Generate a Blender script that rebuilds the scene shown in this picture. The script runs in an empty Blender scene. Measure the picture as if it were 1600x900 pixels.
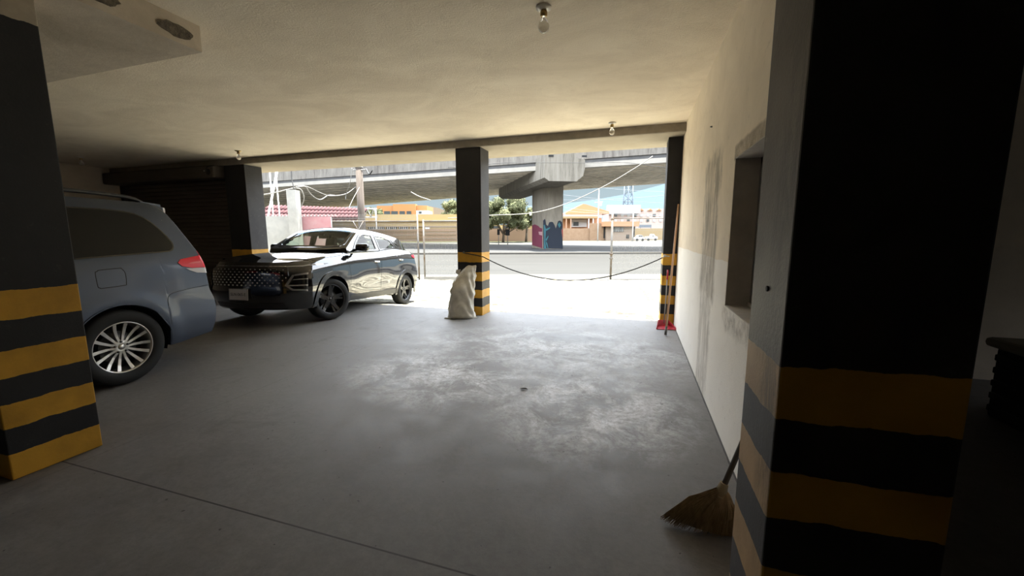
import bpy, bmesh, math, random
from mathutils import Vector, Matrix
from mathutils.bvhtree import BVHTree
random.seed(7)
PI = math.pi
SC = bpy.context.scene
COL = SC.collection

# ---------------------------------------------------------------- camera
CAM_H = 1.42
FPX = 613.0
_up = Vector((-11, 4475, 613)).normalized()
_y = Vector((195, 84, -613)); _y = (_y - _up * _y.dot(_up)).normalized()
_x = _y.cross(_up)
ROT = Matrix((_x, _y, _up))            # camera axes -> world axes
cd = bpy.data.cameras.new('camera'); cam = bpy.data.objects.new('camera', cd); COL.objects.link(cam)
cam.matrix_world = Matrix.Translation((0, 0, CAM_H)) @ ROT.to_4x4()
cd.sensor_fit = 'HORIZONTAL'; cd.sensor_width = 36.0; cd.lens = 36.0 * FPX / 1600.0
cd.clip_start = 0.05; cd.clip_end = 3000
SC.camera = cam
FWD = Vector((-.30090, .95366, 0)); SID = Vector((.95366, .30090, 0))   # street frame: away from / along the road

def ray(px, py): return ROT @ Vector((px - 800, 450 - py, -FPX))
def at(px, py, x=None, y=None, z=None, v=None):
    r = ray(px, py)
    if x is not None: t = x / r.x
    elif y is not None: t = y / r.y
    elif z is not None: t = (z - CAM_H) / r.z
    else: t = v / r.dot(FWD)
    return Vector((0, 0, CAM_H)) + r * t
def S(u, v, z): return SID * u + FWD * v + Vector((0, 0, z))
def SU(p): return p.dot(SID)

# ---------------------------------------------------------------- view, world, sun
SC.view_settings.view_transform = 'Standard'; SC.view_settings.look = 'None'
SC.view_settings.gamma = 1; SC.view_settings.use_curve_mapping = False
SC.view_settings.exposure = 1.32
SC.cycles.max_bounces = 14; SC.cycles.diffuse_bounces = 8; SC.cycles.glossy_bounces = 5
SC.cycles.transmission_bounces = 8; SC.cycles.transparent_max_bounces = 12
SC.cycles.use_denoising = True
SC.cycles.sample_clamp_indirect = 6.0
SKY_STRENGTH = 1.0
SUN_STRENGTH = 17.0
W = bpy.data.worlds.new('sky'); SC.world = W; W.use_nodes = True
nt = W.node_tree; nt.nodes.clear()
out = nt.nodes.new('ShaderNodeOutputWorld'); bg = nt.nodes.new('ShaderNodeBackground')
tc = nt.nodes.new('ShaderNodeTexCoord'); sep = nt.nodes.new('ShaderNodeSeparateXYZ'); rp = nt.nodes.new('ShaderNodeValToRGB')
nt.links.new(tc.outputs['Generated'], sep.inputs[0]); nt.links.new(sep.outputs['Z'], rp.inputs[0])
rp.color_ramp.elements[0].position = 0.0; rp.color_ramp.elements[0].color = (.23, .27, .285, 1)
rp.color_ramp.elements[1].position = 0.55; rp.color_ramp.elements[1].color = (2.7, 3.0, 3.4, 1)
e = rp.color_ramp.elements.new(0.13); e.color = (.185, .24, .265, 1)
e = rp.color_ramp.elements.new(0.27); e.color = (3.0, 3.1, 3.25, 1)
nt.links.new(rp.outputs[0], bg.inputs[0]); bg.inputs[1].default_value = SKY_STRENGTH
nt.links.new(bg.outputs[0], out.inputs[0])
sl = bpy.data.lights.new('sun', 'SUN'); so = bpy.data.objects.new('sun', sl); COL.objects.link(so)
sl.energy = SUN_STRENGTH; sl.angle = math.radians(0.8); sl.color = (1.0, .95, .84)
so.rotation_euler = Vector((.04, .20, 1.0)).to_track_quat('Z', 'Y').to_euler()   # high, slightly beyond the building front
so.location = (0, 20, 20)

# ---------------------------------------------------------------- materials
def _n(nt, t, **k):
    n = nt.nodes.new(t)
    for a, b in k.items():
        if a in n.inputs.keys(): n.inputs[a].default_value = b
        else: setattr(n, a, b)
    return n
def base_mat(name, col=(.5, .5, .5), rough=.6, metal=0., coat=0., spec=.5):
    m = bpy.data.materials.new(name); m.use_nodes = True
    b = m.node_tree.nodes['Principled BSDF']
    b.inputs['Base Color'].default_value = (*col, 1); b.inputs['Roughness'].default_value = rough
    b.inputs['Metallic'].default_value = metal; b.inputs['Coat Weight'].default_value = coat
    b.inputs['Coat Roughness'].default_value = .04
    b.inputs['Specular IOR Level'].default_value = spec
    return m
def pos(nt):
    g = nt.nodes.new('ShaderNodeNewGeometry'); return g.outputs['Position']
def noise(nt, vec, scale, detail=5, rough=.6, dist=0., stretch=None):
    if stretch:
        mp = nt.nodes.new('ShaderNodeMapping'); mp.inputs['Scale'].default_value = stretch
        nt.links.new(vec, mp.inputs[0]); vec = mp.outputs[0]
    n = nt.nodes.new('ShaderNodeTexNoise'); n.inputs['Scale'].default_value = scale
    n.inputs['Detail'].default_value = detail; n.inputs['Roughness'].default_value = rough
    n.inputs['Distortion'].default_value = dist
    nt.links.new(vec, n.inputs['Vector']); return n.outputs['Fac']
def ramp(nt, fac, stops, interp='LINEAR'):
    r = nt.nodes.new('ShaderNodeValToRGB'); r.color_ramp.interpolation = interp
    cr = r.color_ramp
    while len(cr.elements) > 1: cr.elements.remove(cr.elements[0])
    cr.elements[0].position = stops[0][0]; cr.elements[0].color = _c(stops[0][1])
    for p, c in stops[1:]:
        e = cr.elements.new(p); e.color = _c(c)
    nt.links.new(fac, r.inputs[0]); return r.outputs[0]
def _c(c):
    if isinstance(c, (int, float)): return (c, c, c, 1)
    return (*c, 1)
def mix(nt, fac, a, b, mode='MIX'):
    m = nt.nodes.new('ShaderNodeMix'); m.data_type = 'RGBA'; m.blend_type = mode
    for sock, v in ((m.inputs[0], fac), (m.inputs[6], a), (m.inputs[7], b)):
        if hasattr(v, 'is_output'): nt.links.new(v, sock)
        elif sock == m.inputs[0]: sock.default_value = v
        else: sock.default_value = _c(v)
    return m.outputs[2]
def mth(nt, op, a, b=0., c=None):
    m = nt.nodes.new('ShaderNodeMath'); m.operation = op
    for i, v in enumerate((a, b) if c is None else (a, b, c)):
        if hasattr(v, 'is_output'): nt.links.new(v, m.inputs[i])
        else: m.inputs[i].default_value = v
    return m.outputs[0]
def sepx(nt, v):
    s = nt.nodes.new('ShaderNodeSeparateXYZ'); nt.links.new(v, s.inputs[0]); return s.outputs
def bump(nt, h, strength=.3, dist=.01):
    b = nt.nodes.new('ShaderNodeBump'); b.inputs['Strength'].default_value = strength; b.inputs['Distance'].default_value = dist
    nt.links.new(h, b.inputs['Height'])
    nt.links.new(b.outputs[0], nt.nodes['Principled BSDF'].inputs['Normal'])
def setc(nt, s, name='Base Color'): nt.links.new(s, nt.nodes['Principled BSDF'].inputs[name])
def box_mask(nt, xyz, c, r, soft=.5):
    """1 inside an axis-aligned ellipsoid centred on c, fading out"""
    t = None
    for i in range(3):
        if r[i] is None: continue
        d = mth(nt, 'DIVIDE', mth(nt, 'SUBTRACT', xyz[i], c[i]), r[i]); d = mth(nt, 'MULTIPLY', d, d)
        t = d if t is None else mth(nt, 'ADD', t, d)
    mr = nt.nodes.new('ShaderNodeMapRange'); mr.inputs['From Min'].default_value = 1.0; mr.inputs['From Max'].default_value = soft
    nt.links.new(t, mr.inputs['Value']); return mr.outputs[0]
def speckle(name, c1, c2, scale=6., rough=.85, bs=.25, bd=.004, detail=6, stretch=None, c3=None, s3=1.2, spec=.3, metal=0, bscale=None):
    m = base_mat(name, c1, rough, metal, spec=spec); n = m.node_tree; p = pos(n)
    f = noise(n, p, scale, detail, .65, stretch=stretch)
    col = ramp(n, f, [(.32, c1), (.68, c2)])
    if c3 is not None:
        f2 = noise(n, p, s3, 4, .6, .4); col = mix(n, ramp(n, f2, [(.45, 0.), (.7, 1.)]), col, c3)
    setc(n, col)
    if bs: bump(n, noise(n, p, bscale or scale * 8, 4, .7), bs, bd)
    return m

M = {}
# --- garage floor
m = base_mat('floor_concrete', (.3, .3, .3), .55, spec=.35); n = m.node_tree; p = pos(n); X = sepx(n, p)
f1 = noise(n, p, .7, 9, .62, .3); f2 = noise(n, p, 4, 12, .78, .1); f3 = noise(n, p, 34, 6, .7); f4 = noise(n, p, 22, 10, .85)
c = ramp(n, f1, [(.3, (.098, .091, .084)), (.5, (.142, .134, .126)), (.7, (.178, .170, .162))])
c = mix(n, ramp(n, f2, [(.42, .0), (.62, .5)]), c, (.235, .228, .22))
c = mix(n, ramp(n, f4, [(.40, .35), (.55, 0.)]), c, (.085, .080, .075))
# broad paler lane through the middle of the bay, and powdery white patches in it
lane = box_mask(n, X, (-1.6, 4.6, 0), (3.6, 2.9, None), .15)
c = mix(n, mth(n, 'MULTIPLY', lane, .60), c, (.30, .296, .293))
pa = mth(n, 'MAXIMUM', box_mask(n, X, (-1.75, 3.45, 0), (1.25, .85, None), .05), box_mask(n, X, (-.35, 3.15, 0), (.95, .95, None), .05))
pa = mth(n, 'MAXIMUM', pa, mth(n, 'MULTIPLY', box_mask(n, X, (-1.0, 4.6, 0), (2.0, 1.3, None), .05), .6))
pw = mth(n, 'MULTIPLY', pa, ramp(n, noise(n, p, 2.4, 14, .80, .5), [(.44, 0.), (.60, 1.)]))
pw = mth(n, 'MULTIPLY', pw, ramp(n, f4, [(.38, .15), (.54, 1.)]))
c = mix(n, mth(n, 'MULTIPLY', pw, 1.), c, (.84, .85, .88))
c = mix(n, mth(n, 'MULTIPLY', box_mask(n, X, (-.85, 5.25, 0), (.75, .28, None), .3), .6), c, (.20, .205, .21))
dk = ramp(n, noise(n, p, 1.6, 10, .75, .6), [(.55, 0.), (.70, .5)])
c = mix(n, dk, c, (.085, .078, .072))
# expansion joints
def joint(ax, v, w):
    d = mth(n, 'ABSOLUTE', mth(n, 'SUBTRACT', X[ax], v)); return mth(n, 'LESS_THAN', d, w)
wob = mth(n, 'MULTIPLY', mth(n, 'SUBTRACT', f2, .5), .02)
def joint_w(ax, v, w):
    d = mth(n, 'ABSOLUTE', mth(n, 'SUBTRACT', mth(n, 'ADD', X[ax], wob), v)); return mth(n, 'LESS_THAN', d, w)
j = mth(n, 'MAXIMUM', joint(1, 1.35, .0045), mth(n, 'MULTIPLY', joint(0, -3.30, .003), .45))
j = mth(n, 'MAXIMUM', j, mth(n, 'MULTIPLY', joint(1, 4.35, .003), .35))
j = mth(n, 'MAXIMUM', j, mth(n, 'MULTIPLY', joint_w(0, .608, .007), .8))
c = mix(n, j, c, (.035, .032, .03))
spk = ramp(n, noise(n, p, 28, 2, .5), [(.735, 0.), (.75, 1.)])
c = mix(n, mth(n, 'MULTIPLY', spk, .8), c, (.03, .028, .026))
ck = mth(n, 'ABSOLUTE', mth(n, 'SUBTRACT', noise(n, p, .55, 5, .6, .2), .5)); ck = mth(n, 'LESS_THAN', ck, .0007)
c = mix(n, mth(n, 'MULTIPLY', mth(n, 'MULTIPLY', ck, lane), .7), c, (.05, .046, .043))
setc(n, c)
setc(n, ramp(n, f2, [(.3, .42), (.7, .72)]), 'Roughness')
bump(n, mth(n, 'ADD', f3, mth(n, 'MULTIPLY', j, -2.)), .22, .004); M['floor'] = m

# --- ceiling plaster
m = base_mat('ceiling_plaster', (.6, .52, .40), .95, spec=.1); n = m.node_tree; p = pos(n)
f1 = noise(n, p, 1.1, 8, .65, .8, stretch=(1, 1.6, 1)); f2 = noise(n, p, 9, 8, .7, .6)
c = ramp(n, f1, [(.3, (.72, .63, .50)), (.6, (.85, .76, .62)), (.8, (.90, .82, .68))])
c = mix(n, ramp(n, f2, [(.55, 0.), (.75, .35)]), c, (.62, .54, .42))
setc(n, c); bump(n, mth(n, 'ADD', mth(n, 'MULTIPLY', f2, .7), noise(n, p, 60, 5, .75)), .55, .012); M['ceiling'] = m
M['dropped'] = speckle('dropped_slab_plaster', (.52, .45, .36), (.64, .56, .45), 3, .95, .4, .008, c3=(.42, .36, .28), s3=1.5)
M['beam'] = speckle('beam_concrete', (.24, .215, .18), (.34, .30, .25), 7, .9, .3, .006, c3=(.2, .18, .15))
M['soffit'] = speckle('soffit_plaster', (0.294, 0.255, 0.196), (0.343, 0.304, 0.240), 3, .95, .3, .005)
M['rough_patch'] = speckle('rough_patch', (.10, .085, .065), (.24, .20, .155), 30, .95, .9, .02, bscale=60)

# --- right wall plaster: beige above, painted white low down, grey damp patch
m = base_mat('wall_plaster', (.6, .55, .45), .92, spec=.15); n = m.node_tree; p = pos(n); X = sepx(n, p)
f1 = noise(n, p, 1.8, 8, .65, .6); f2 = noise(n, p, 12, 7, .7); fv = noise(n, p, 5, 8, .75, .6, stretch=(1, 1.6, .35))
up_ = ramp(n, f1, [(.3, (.72, .63, .50)), (.7, (.86, .765, .62))])
lo_ = ramp(n, f1, [(.3, (.82, .785, .72)), (.7, (.89, .86, .80))])
edge = mth(n, 'ADD', X[2], mth(n, 'MULTIPLY', mth(n, 'SUBTRACT', f1, .5), .06))
c = mix(n, mth(n, 'LESS_THAN', edge, 1.22), up_, lo_)
def rect(y0, y1, z0, z1, soft=.04, wob=.10):
    w1 = mth(n, 'MULTIPLY', mth(n, 'SUBTRACT', noise(n, p, 3.5, 6, .7), .5), wob * 2); yy = mth(n, 'ADD', X[1], w1); zz = mth(n, 'ADD', X[2], w1); o = None
    for v_, a, b_ in ((yy, y0, y0 + soft), (yy, y1, y1 - soft), (zz, z0, z0 + soft), (zz, z1, z1 - soft)):
        mr = n.nodes.new('ShaderNodeMapRange'); mr.inputs['From Min'].default_value = a; mr.inputs['From Max'].default_value = b_; n.links.new(v_, mr.inputs['Value'])
        o = mr.outputs[0] if o is None else mth(n, 'MULTIPLY', o, mr.outputs[0])
    return o
st = mth(n, 'MAXIMUM', rect(3.48, 4.30, .8, 2.12, .10, .16), mth(n, 'MULTIPLY', rect(3.55, 4.2, -.3, 1.0, .1, .16), .7))
st = mth(n, 'MULTIPLY', st, ramp(n, fv, [(.36, .05), (.56, 1.)]))
c = mix(n, mth(n, 'MULTIPLY', st, .85), c, (.30, .27, .22))
ed = mth(n, 'MULTIPLY', rect(1.3, 3.10, 1.90, 2.02, .02, .03), ramp(n, f2, [(.3, .45), (.6, 1.)]))
c = mix(n, mth(n, 'MULTIPLY', ed, .75), c, (.25, .20, .145))
ed2 = mth(n, 'MULTIPLY', rect(1.3, 3.15, .76, .94, .05, .08), ramp(n, f2, [(.4, .1), (.6, 1.)]))
c = mix(n, mth(n, 'MULTIPLY', ed2, .6), c, (.33, .30, .26))
c = mix(n, ramp(n, f2, [(.6, 0.), (.78, .45)]), c, (.34, .30, .24))
setc(n, c); bump(n, mth(n, 'ADD', f2, noise(n, p, 70, 4, .7)), .3, .006); M['wall'] = m
M['wall_plain'] = speckle('wall_beige', (.60, .52, .42), (.72, .63, .51), 2.5, .95, .25, .005)
M['reveal'] = speckle('reveal_grey', (.42, .39, .35), (.54, .50, .45), 6, .9, .25, .005)

# --- pillar paint: black above, yellow / black bands below, edges slightly uneven
def pillar_mat(name, black, yellow, top_col=None, top_z=9., scratch=.15, tilt=0., hs=None, odd=0):
    m = base_mat(name, black, .6, spec=.3); n = m.node_tree; p = pos(n); X = sepx(n, p)
    w = mth(n, 'MULTIPLY', mth(n, 'SUBTRACT', noise(n, p, 7, 4, .6), .5), .035)
    z = mth(n, 'ADD', X[2], w)
    if tilt: z = mth(n, 'ADD', z, mth(n, 'MULTIPLY', mth(n, 'SUBTRACT', X[0], .35), tilt))
    zz = mth(n, 'DIVIDE', z, 4.)
    hs = hs or [0, .150, .300, .445, .600, .760, .925, 1.10]
    stops = [(h / 4., yellow if i % 2 == odd else black) for i, h in enumerate(hs)]
    stops[-1] = (hs[-1] / 4., black if top_col is None or top_z > 1.2 else top_col)
    if top_col is not None and top_z > 1.2: stops.append((top_z / 4., top_col))
    c = ramp(n, zz, stops, 'CONSTANT')
    f = noise(n, p, 14, 8, .75)
    c = mix(n, ramp(n, f, [(.25, .35), (.5, 0.)]), c, tuple(x * .6 for x in yellow), 'MULTIPLY') if False else c
    c = mix(n, mth(n, 'MULTIPLY', ramp(n, f, [(.60, 0.), (.72, 1.)]), scratch), c, (.22, .20, .17))
    c = mix(n, mth(n, 'MULTIPLY', ramp(n, noise(n, p, 3, 5, .6), [(.35, 1.), (.6, 0.)]), .3), c, 0.0)
    setc(n, c); bump(n, mth(n, 'ADD', f, noise(n, p, 80, 3, .6)), .25, .004)
    return m
BLK = (.022, .022, .024); YEL = (.62, .33, .035)
M['pillar'] = pillar_mat('pillar_paint', BLK, YEL)
M['pillar_near'] = pillar_mat('pillar_paint_left', BLK, YEL, (.50, .43, .335), 2.63)
HS2 = [0, .13, .265, .40, .535, .675, .81, .943, 1.085]
M['pillar_right'] = pillar_mat('pillar_paint_right', BLK, (.50, .27, .03), tilt=-.04, hs=HS2, odd=1)
m = pillar_mat('pillar_faded_lit', (.075, .073, .078), (.46, .31, .17), (.115, .10, .09), 1.10, .5, hs=HS2, odd=1)  # narrow face: faded bands, with its daylight also put into the colours
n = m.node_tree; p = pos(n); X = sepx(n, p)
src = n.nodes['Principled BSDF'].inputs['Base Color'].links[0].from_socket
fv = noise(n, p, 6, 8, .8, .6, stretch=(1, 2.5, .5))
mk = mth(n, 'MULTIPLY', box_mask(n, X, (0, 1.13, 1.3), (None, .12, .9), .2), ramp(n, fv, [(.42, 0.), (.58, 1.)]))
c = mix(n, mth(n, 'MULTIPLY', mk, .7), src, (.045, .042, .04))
setc(n, c); M['pillar_faded_lit'] = m
m = pillar_mat('pillar_side_lit', (.040, .038, .038), (.50, .27, .05), None, 9, .5); M['pillar_side_lit'] = m  # same banded paint, black raised to carry daylight on the side faces

# --- outdoor surfaces
m = base_mat('apron_concrete', (.6, .6, .5), .9, spec=.2); n = m.node_tree; p = pos(n)
f1 = noise(n, p, 1.0, 9, .7, .8, stretch=(.6, 1, 1)); f2 = noise(n, p, 2.6, 12, .82, .4, stretch=(.7, 1.6, 1))
c = ramp(n, f1, [(.3, (.10, .092, .072)), (.48, (.40, .375, .29)), (.7, (.56, .53, .42))])
c = mix(n, ramp(n, f2, [(.455, 0.), (.54, 1.)]), c, (.036, .032, .024))
setc(n, c); bump(n, f2, .4, .01); M['apron'] = m
m = base_mat('asphalt', (.4, .4, .4), .9, spec=.2); n = m.node_tree; p = pos(n)
mpn = n.nodes.new('ShaderNodeMapping'); mpn.inputs['Rotation'].default_value = (0, 0, -math.radians(17.5)); n.links.new(p, mpn.inputs[0])
f1 = noise(n, mpn.outputs[0], .8, 7, .7, .3, stretch=(.12, 1.2, 1)); f2 = noise(n, p, 7, 8, .8)
c = ramp(n, f1, [(.35, (.0175, .0175, .0162)), (.65, (.026, .0257, .0238))]); c = mix(n, ramp(n, f2, [(.5, 0.), (.7, .35)]), c, (.023, .023, .023))
setc(n, c); M['asphalt'] = m
M['sidewalk'] = speckle('sidewalk_concrete', (0.053, 0.051, 0.045), (0.064, 0.063, 0.055), 2, .9, .2, .004)
M['median'] = speckle('median_paving', (0.024, 0.025, 0.026), (0.032, 0.032, 0.032), 1.2, .9, .2, .004)
M['kerb'] = speckle('kerb_concrete', (0.053, 0.049, 0.041), (0.066, 0.060, 0.051), 3, .9, .2, .004)
M['ground'] = speckle('dusty_ground', (0.046, 0.043, 0.037), (0.055, 0.052, 0.044), .2, .95, 0, c3=(0.034, 0.037, 0.020), s3=.12)
M['grass'] = speckle('grass', (0.026, 0.032, 0.009), (0.048, 0.050, 0.017), 3, .95, 0)
M['yellow_line'] = speckle('worn_yellow_paint', (0.122, 0.084, 0.009), (0.105, 0.087, 0.038), 14, .8, 0)
# viaduct
m = base_mat('fascia_concrete', (0.420, 0.392, 0.344), .9, spec=.2); n = m.node_tree; p = pos(n); X = sepx(n, p)
fs = noise(n, p, 1.4, 8, .8, .3, stretch=(1, 1, .10)); f2 = noise(n, p, .8, 6, .6)
c = ramp(n, fs, [(.35, (0.085, 0.074, 0.064)), (.5, (0.160, 0.146, 0.126)), (.65, (0.205, 0.190, 0.164))])
c = mix(n, ramp(n, f2, [(.4, 0.), (.7, .5)]), c, (0.122, 0.112, 0.100)); setc(n, c); M['fascia'] = m
M['fascia_shadow'] = speckle('fascia_shadow_line', (0.065, 0.065, 0.066), (0.097, 0.095, 0.093), 1, .9, 0)  # dark tone stands for the shadow line under the parapet
M['fascia_pale'] = speckle('fascia_pale', (0.272, 0.254, 0.223), (0.337, 0.309, 0.267), 1, .9, 0)
M['soffit_rib'] = speckle('deck_soffit', (0.653, 0.590, 0.479), (0.915, 0.829, 0.698), .7, .95, 0, c3=(0.479, 0.436, 0.359), s3=.35)
M['pier'] = None
m = base_mat('pier_concrete', (0.366, 0.342, 0.300), .9, spec=.2); n = m.node_tree; p = pos(n)
fs = noise(n, p, 1.2, 8, .75, .3, stretch=(1, 1, .15)); c = ramp(n, fs, [(.3, (0.113, 0.099, 0.078)), (.7, (0.228, 0.203, 0.163))]); setc(n, c); M['pier'] = m
m = base_mat('cap_concrete', (0.488, 0.456, 0.400), .9, spec=.2); n = m.node_tree; p = pos(n)
fs = noise(n, p, 1.6, 8, .8, .3, stretch=(1, 1, .08)); c = ramp(n, fs, [(.35, (0.094, 0.083, 0.066)), (.5, (0.179, 0.163, 0.135)), (.7, (0.222, 0.203, 0.171))]); setc(n, c); M['cap'] = m
def flat(k, c, r=.85, metal=0., coat=0., spec=.4): M[k] = base_mat(k, c, r, metal, coat, spec); return M[k]
flat('mural_magenta', (0.106, 0.015, 0.033)); flat('mural_navy', (0.008, 0.012, 0.020)); flat('mural_teal', (0.022, 0.084, 0.097)); flat('mural_pink', (0.273, 0.154, 0.158)); flat('mural_red', (0.185, 0.026, 0.022))
M['galv'] = speckle('galvanised_steel', (0.095, 0.089, 0.081), (0.137, 0.131, 0.121), 12, .5, 0, metal=.3, c3=(0.079, 0.053, 0.032), s3=3)
flat('wire_mesh', (0.210, 0.202, 0.185), .6, .2)
flat('rail_grey', (0.180, 0.174, 0.162), .6, .3); flat('white_pipe', (0.432, 0.432, 0.420), .5)
M['wood_pole'] = speckle('weathered_pole', (0.044, 0.035, 0.028), (0.073, 0.059, 0.050), 8, .9, 0, stretch=(1, 1, .15))
M['white_block'] = speckle('whitewashed_block', (0.198, 0.198, 0.188), (0.245, 0.242, 0.226), 3, .9, .3, .005, c3=(0.166, 0.163, 0.152), s3=1.5)
M['pink_sheet'] = speckle('pink_sheet', (0.232, 0.112, 0.124), (0.255, 0.180, 0.180), .9, .85, 0, c3=(0.232, 0.075, 0.090), s3=.9)
M['red_tile'] = speckle('dark_red_tile', (0.025, 0.003, 0.005), (0.044, 0.008, 0.011), 6, .8, 0)
flat('cable_white', (0.134, 0.130, 0.118), .6); flat('cable_black', (0.005, 0.005, 0.005), .6)
flat('tan_wall', (0.245, 0.177, 0.088)); flat('yellow_wall', (0.305, 0.226, 0.098)); flat('peach_wall', (0.305, 0.195, 0.127)); flat('orange_wall', (0.324, 0.147, 0.050)); flat('hill_brown', (0.215, 0.163, 0.109))
flat('dark_glass_far', (0.036, 0.042, 0.042), .3); flat('white_paint', (0.420, 0.414, 0.408)); flat('pink_wall', (0.396, 0.300, 0.264)); flat('orange_roof', (0.372, 0.186, 0.096)); flat('stone_wall', (0.252, 0.192, 0.144)); flat('dark_void', (0.018, 0.018, 0.018))
M['brick'] = speckle('tan_block', (0.223, 0.142, 0.085), (0.266, 0.180, 0.116), 1.5, .9, 0)
flat('mountain', (0.224, 0.292, 0.324), 1., spec=0.)  # pale blue puts the distance haze into the colour
flat('tower_steel', (0.096, 0.120, 0.150), .6)
m = base_mat('foliage', (.1, .16, .05), .85, spec=.1); n = m.node_tree; p = pos(n)
setc(n, ramp(n, noise(n, p, 1.1, 6, .8), [(.3, (0.047, 0.055, 0.030)), (.5, (0.105, 0.113, 0.058)), (.7, (0.198, 0.198, 0.116))])); M['leaf'] = m
flat('trunk', (.10, .075, .05), .9)
M['sack'] = None
m = base_mat('woven_sack', (.5, .5, .45), .7, spec=.25); n = m.node_tree; p = pos(n); X = sepx(n, p)
f1 = noise(n, p, 6, 3, .5, .6); c = ramp(n, f1, [(.3, (.44, .42, .36)), (.7, (.64, .62, .55))]); setc(n, c)
wv = n.nodes.new('ShaderNodeTexWave'); wv.inputs['Scale'].default_value = 60; wv.bands_direction = 'Z'; n.links.new(p, wv.inputs[0])
bump(n, mth(n, 'ADD', mth(n, 'MULTIPLY', f1, 1.), mth(n, 'MULTIPLY', wv.outputs['Fac'], .04)), .5, .03); M['sack'] = m
M['straw'] = speckle('broom_straw', (0.158, 0.104, 0.054), (0.302, 0.209, 0.115), 40, .8, .4, .003, stretch=(1, 1, .3))
flat('broom_handle', (0.088, 0.076, 0.068), .6); flat('broom_twine', (0.240, 0.192, 0.120), .8)
M['wood_stick'] = speckle('broomstick_wood', (.42, .24, .14), (.56, .36, .22), 10, .6, .1, .002, stretch=(1, 1, .1))
flat('red_plastic', (.42, .03, .045), .35); flat('steel', (.55, .55, .55), .3, 1.)
flat('porcelain', (.78, .76, .70), .3); flat('brass', (.35, .25, .10), .35, .8)
m = base_mat('bulb_glass', (.9, .88, .82), .05, spec=.6); m.node_tree.nodes['Principled BSDF'].inputs['Transmission Weight'].default_value = .75; M['bulb'] = m
m = base_mat('shutter_steel', (.075, .06, .045), .55, .2); n = m.node_tree; p = pos(n)
setc(n, ramp(n, noise(n, p, 2.5, 6, .7, stretch=(.4, 1, 3)), [(.3, (.060, .048, .036)), (.7, (.115, .092, .07))])); M['shutter'] = m
flat('shutter_dark', (.03, .027, .024), .6)
flat('rope', (.05, .05, .048), .9)
flat('frame_dark', (.26, .25, .23), .5, .2); flat('frame_pale', (.50, .48, .45), .5, .1)
flat('glass_dark', (.02, .02, .02), .08, spec=.6)
flat('bench_dark', (.018, .018, .018), .8); flat('bench_top', (.22, .20, .16), .8)

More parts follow.
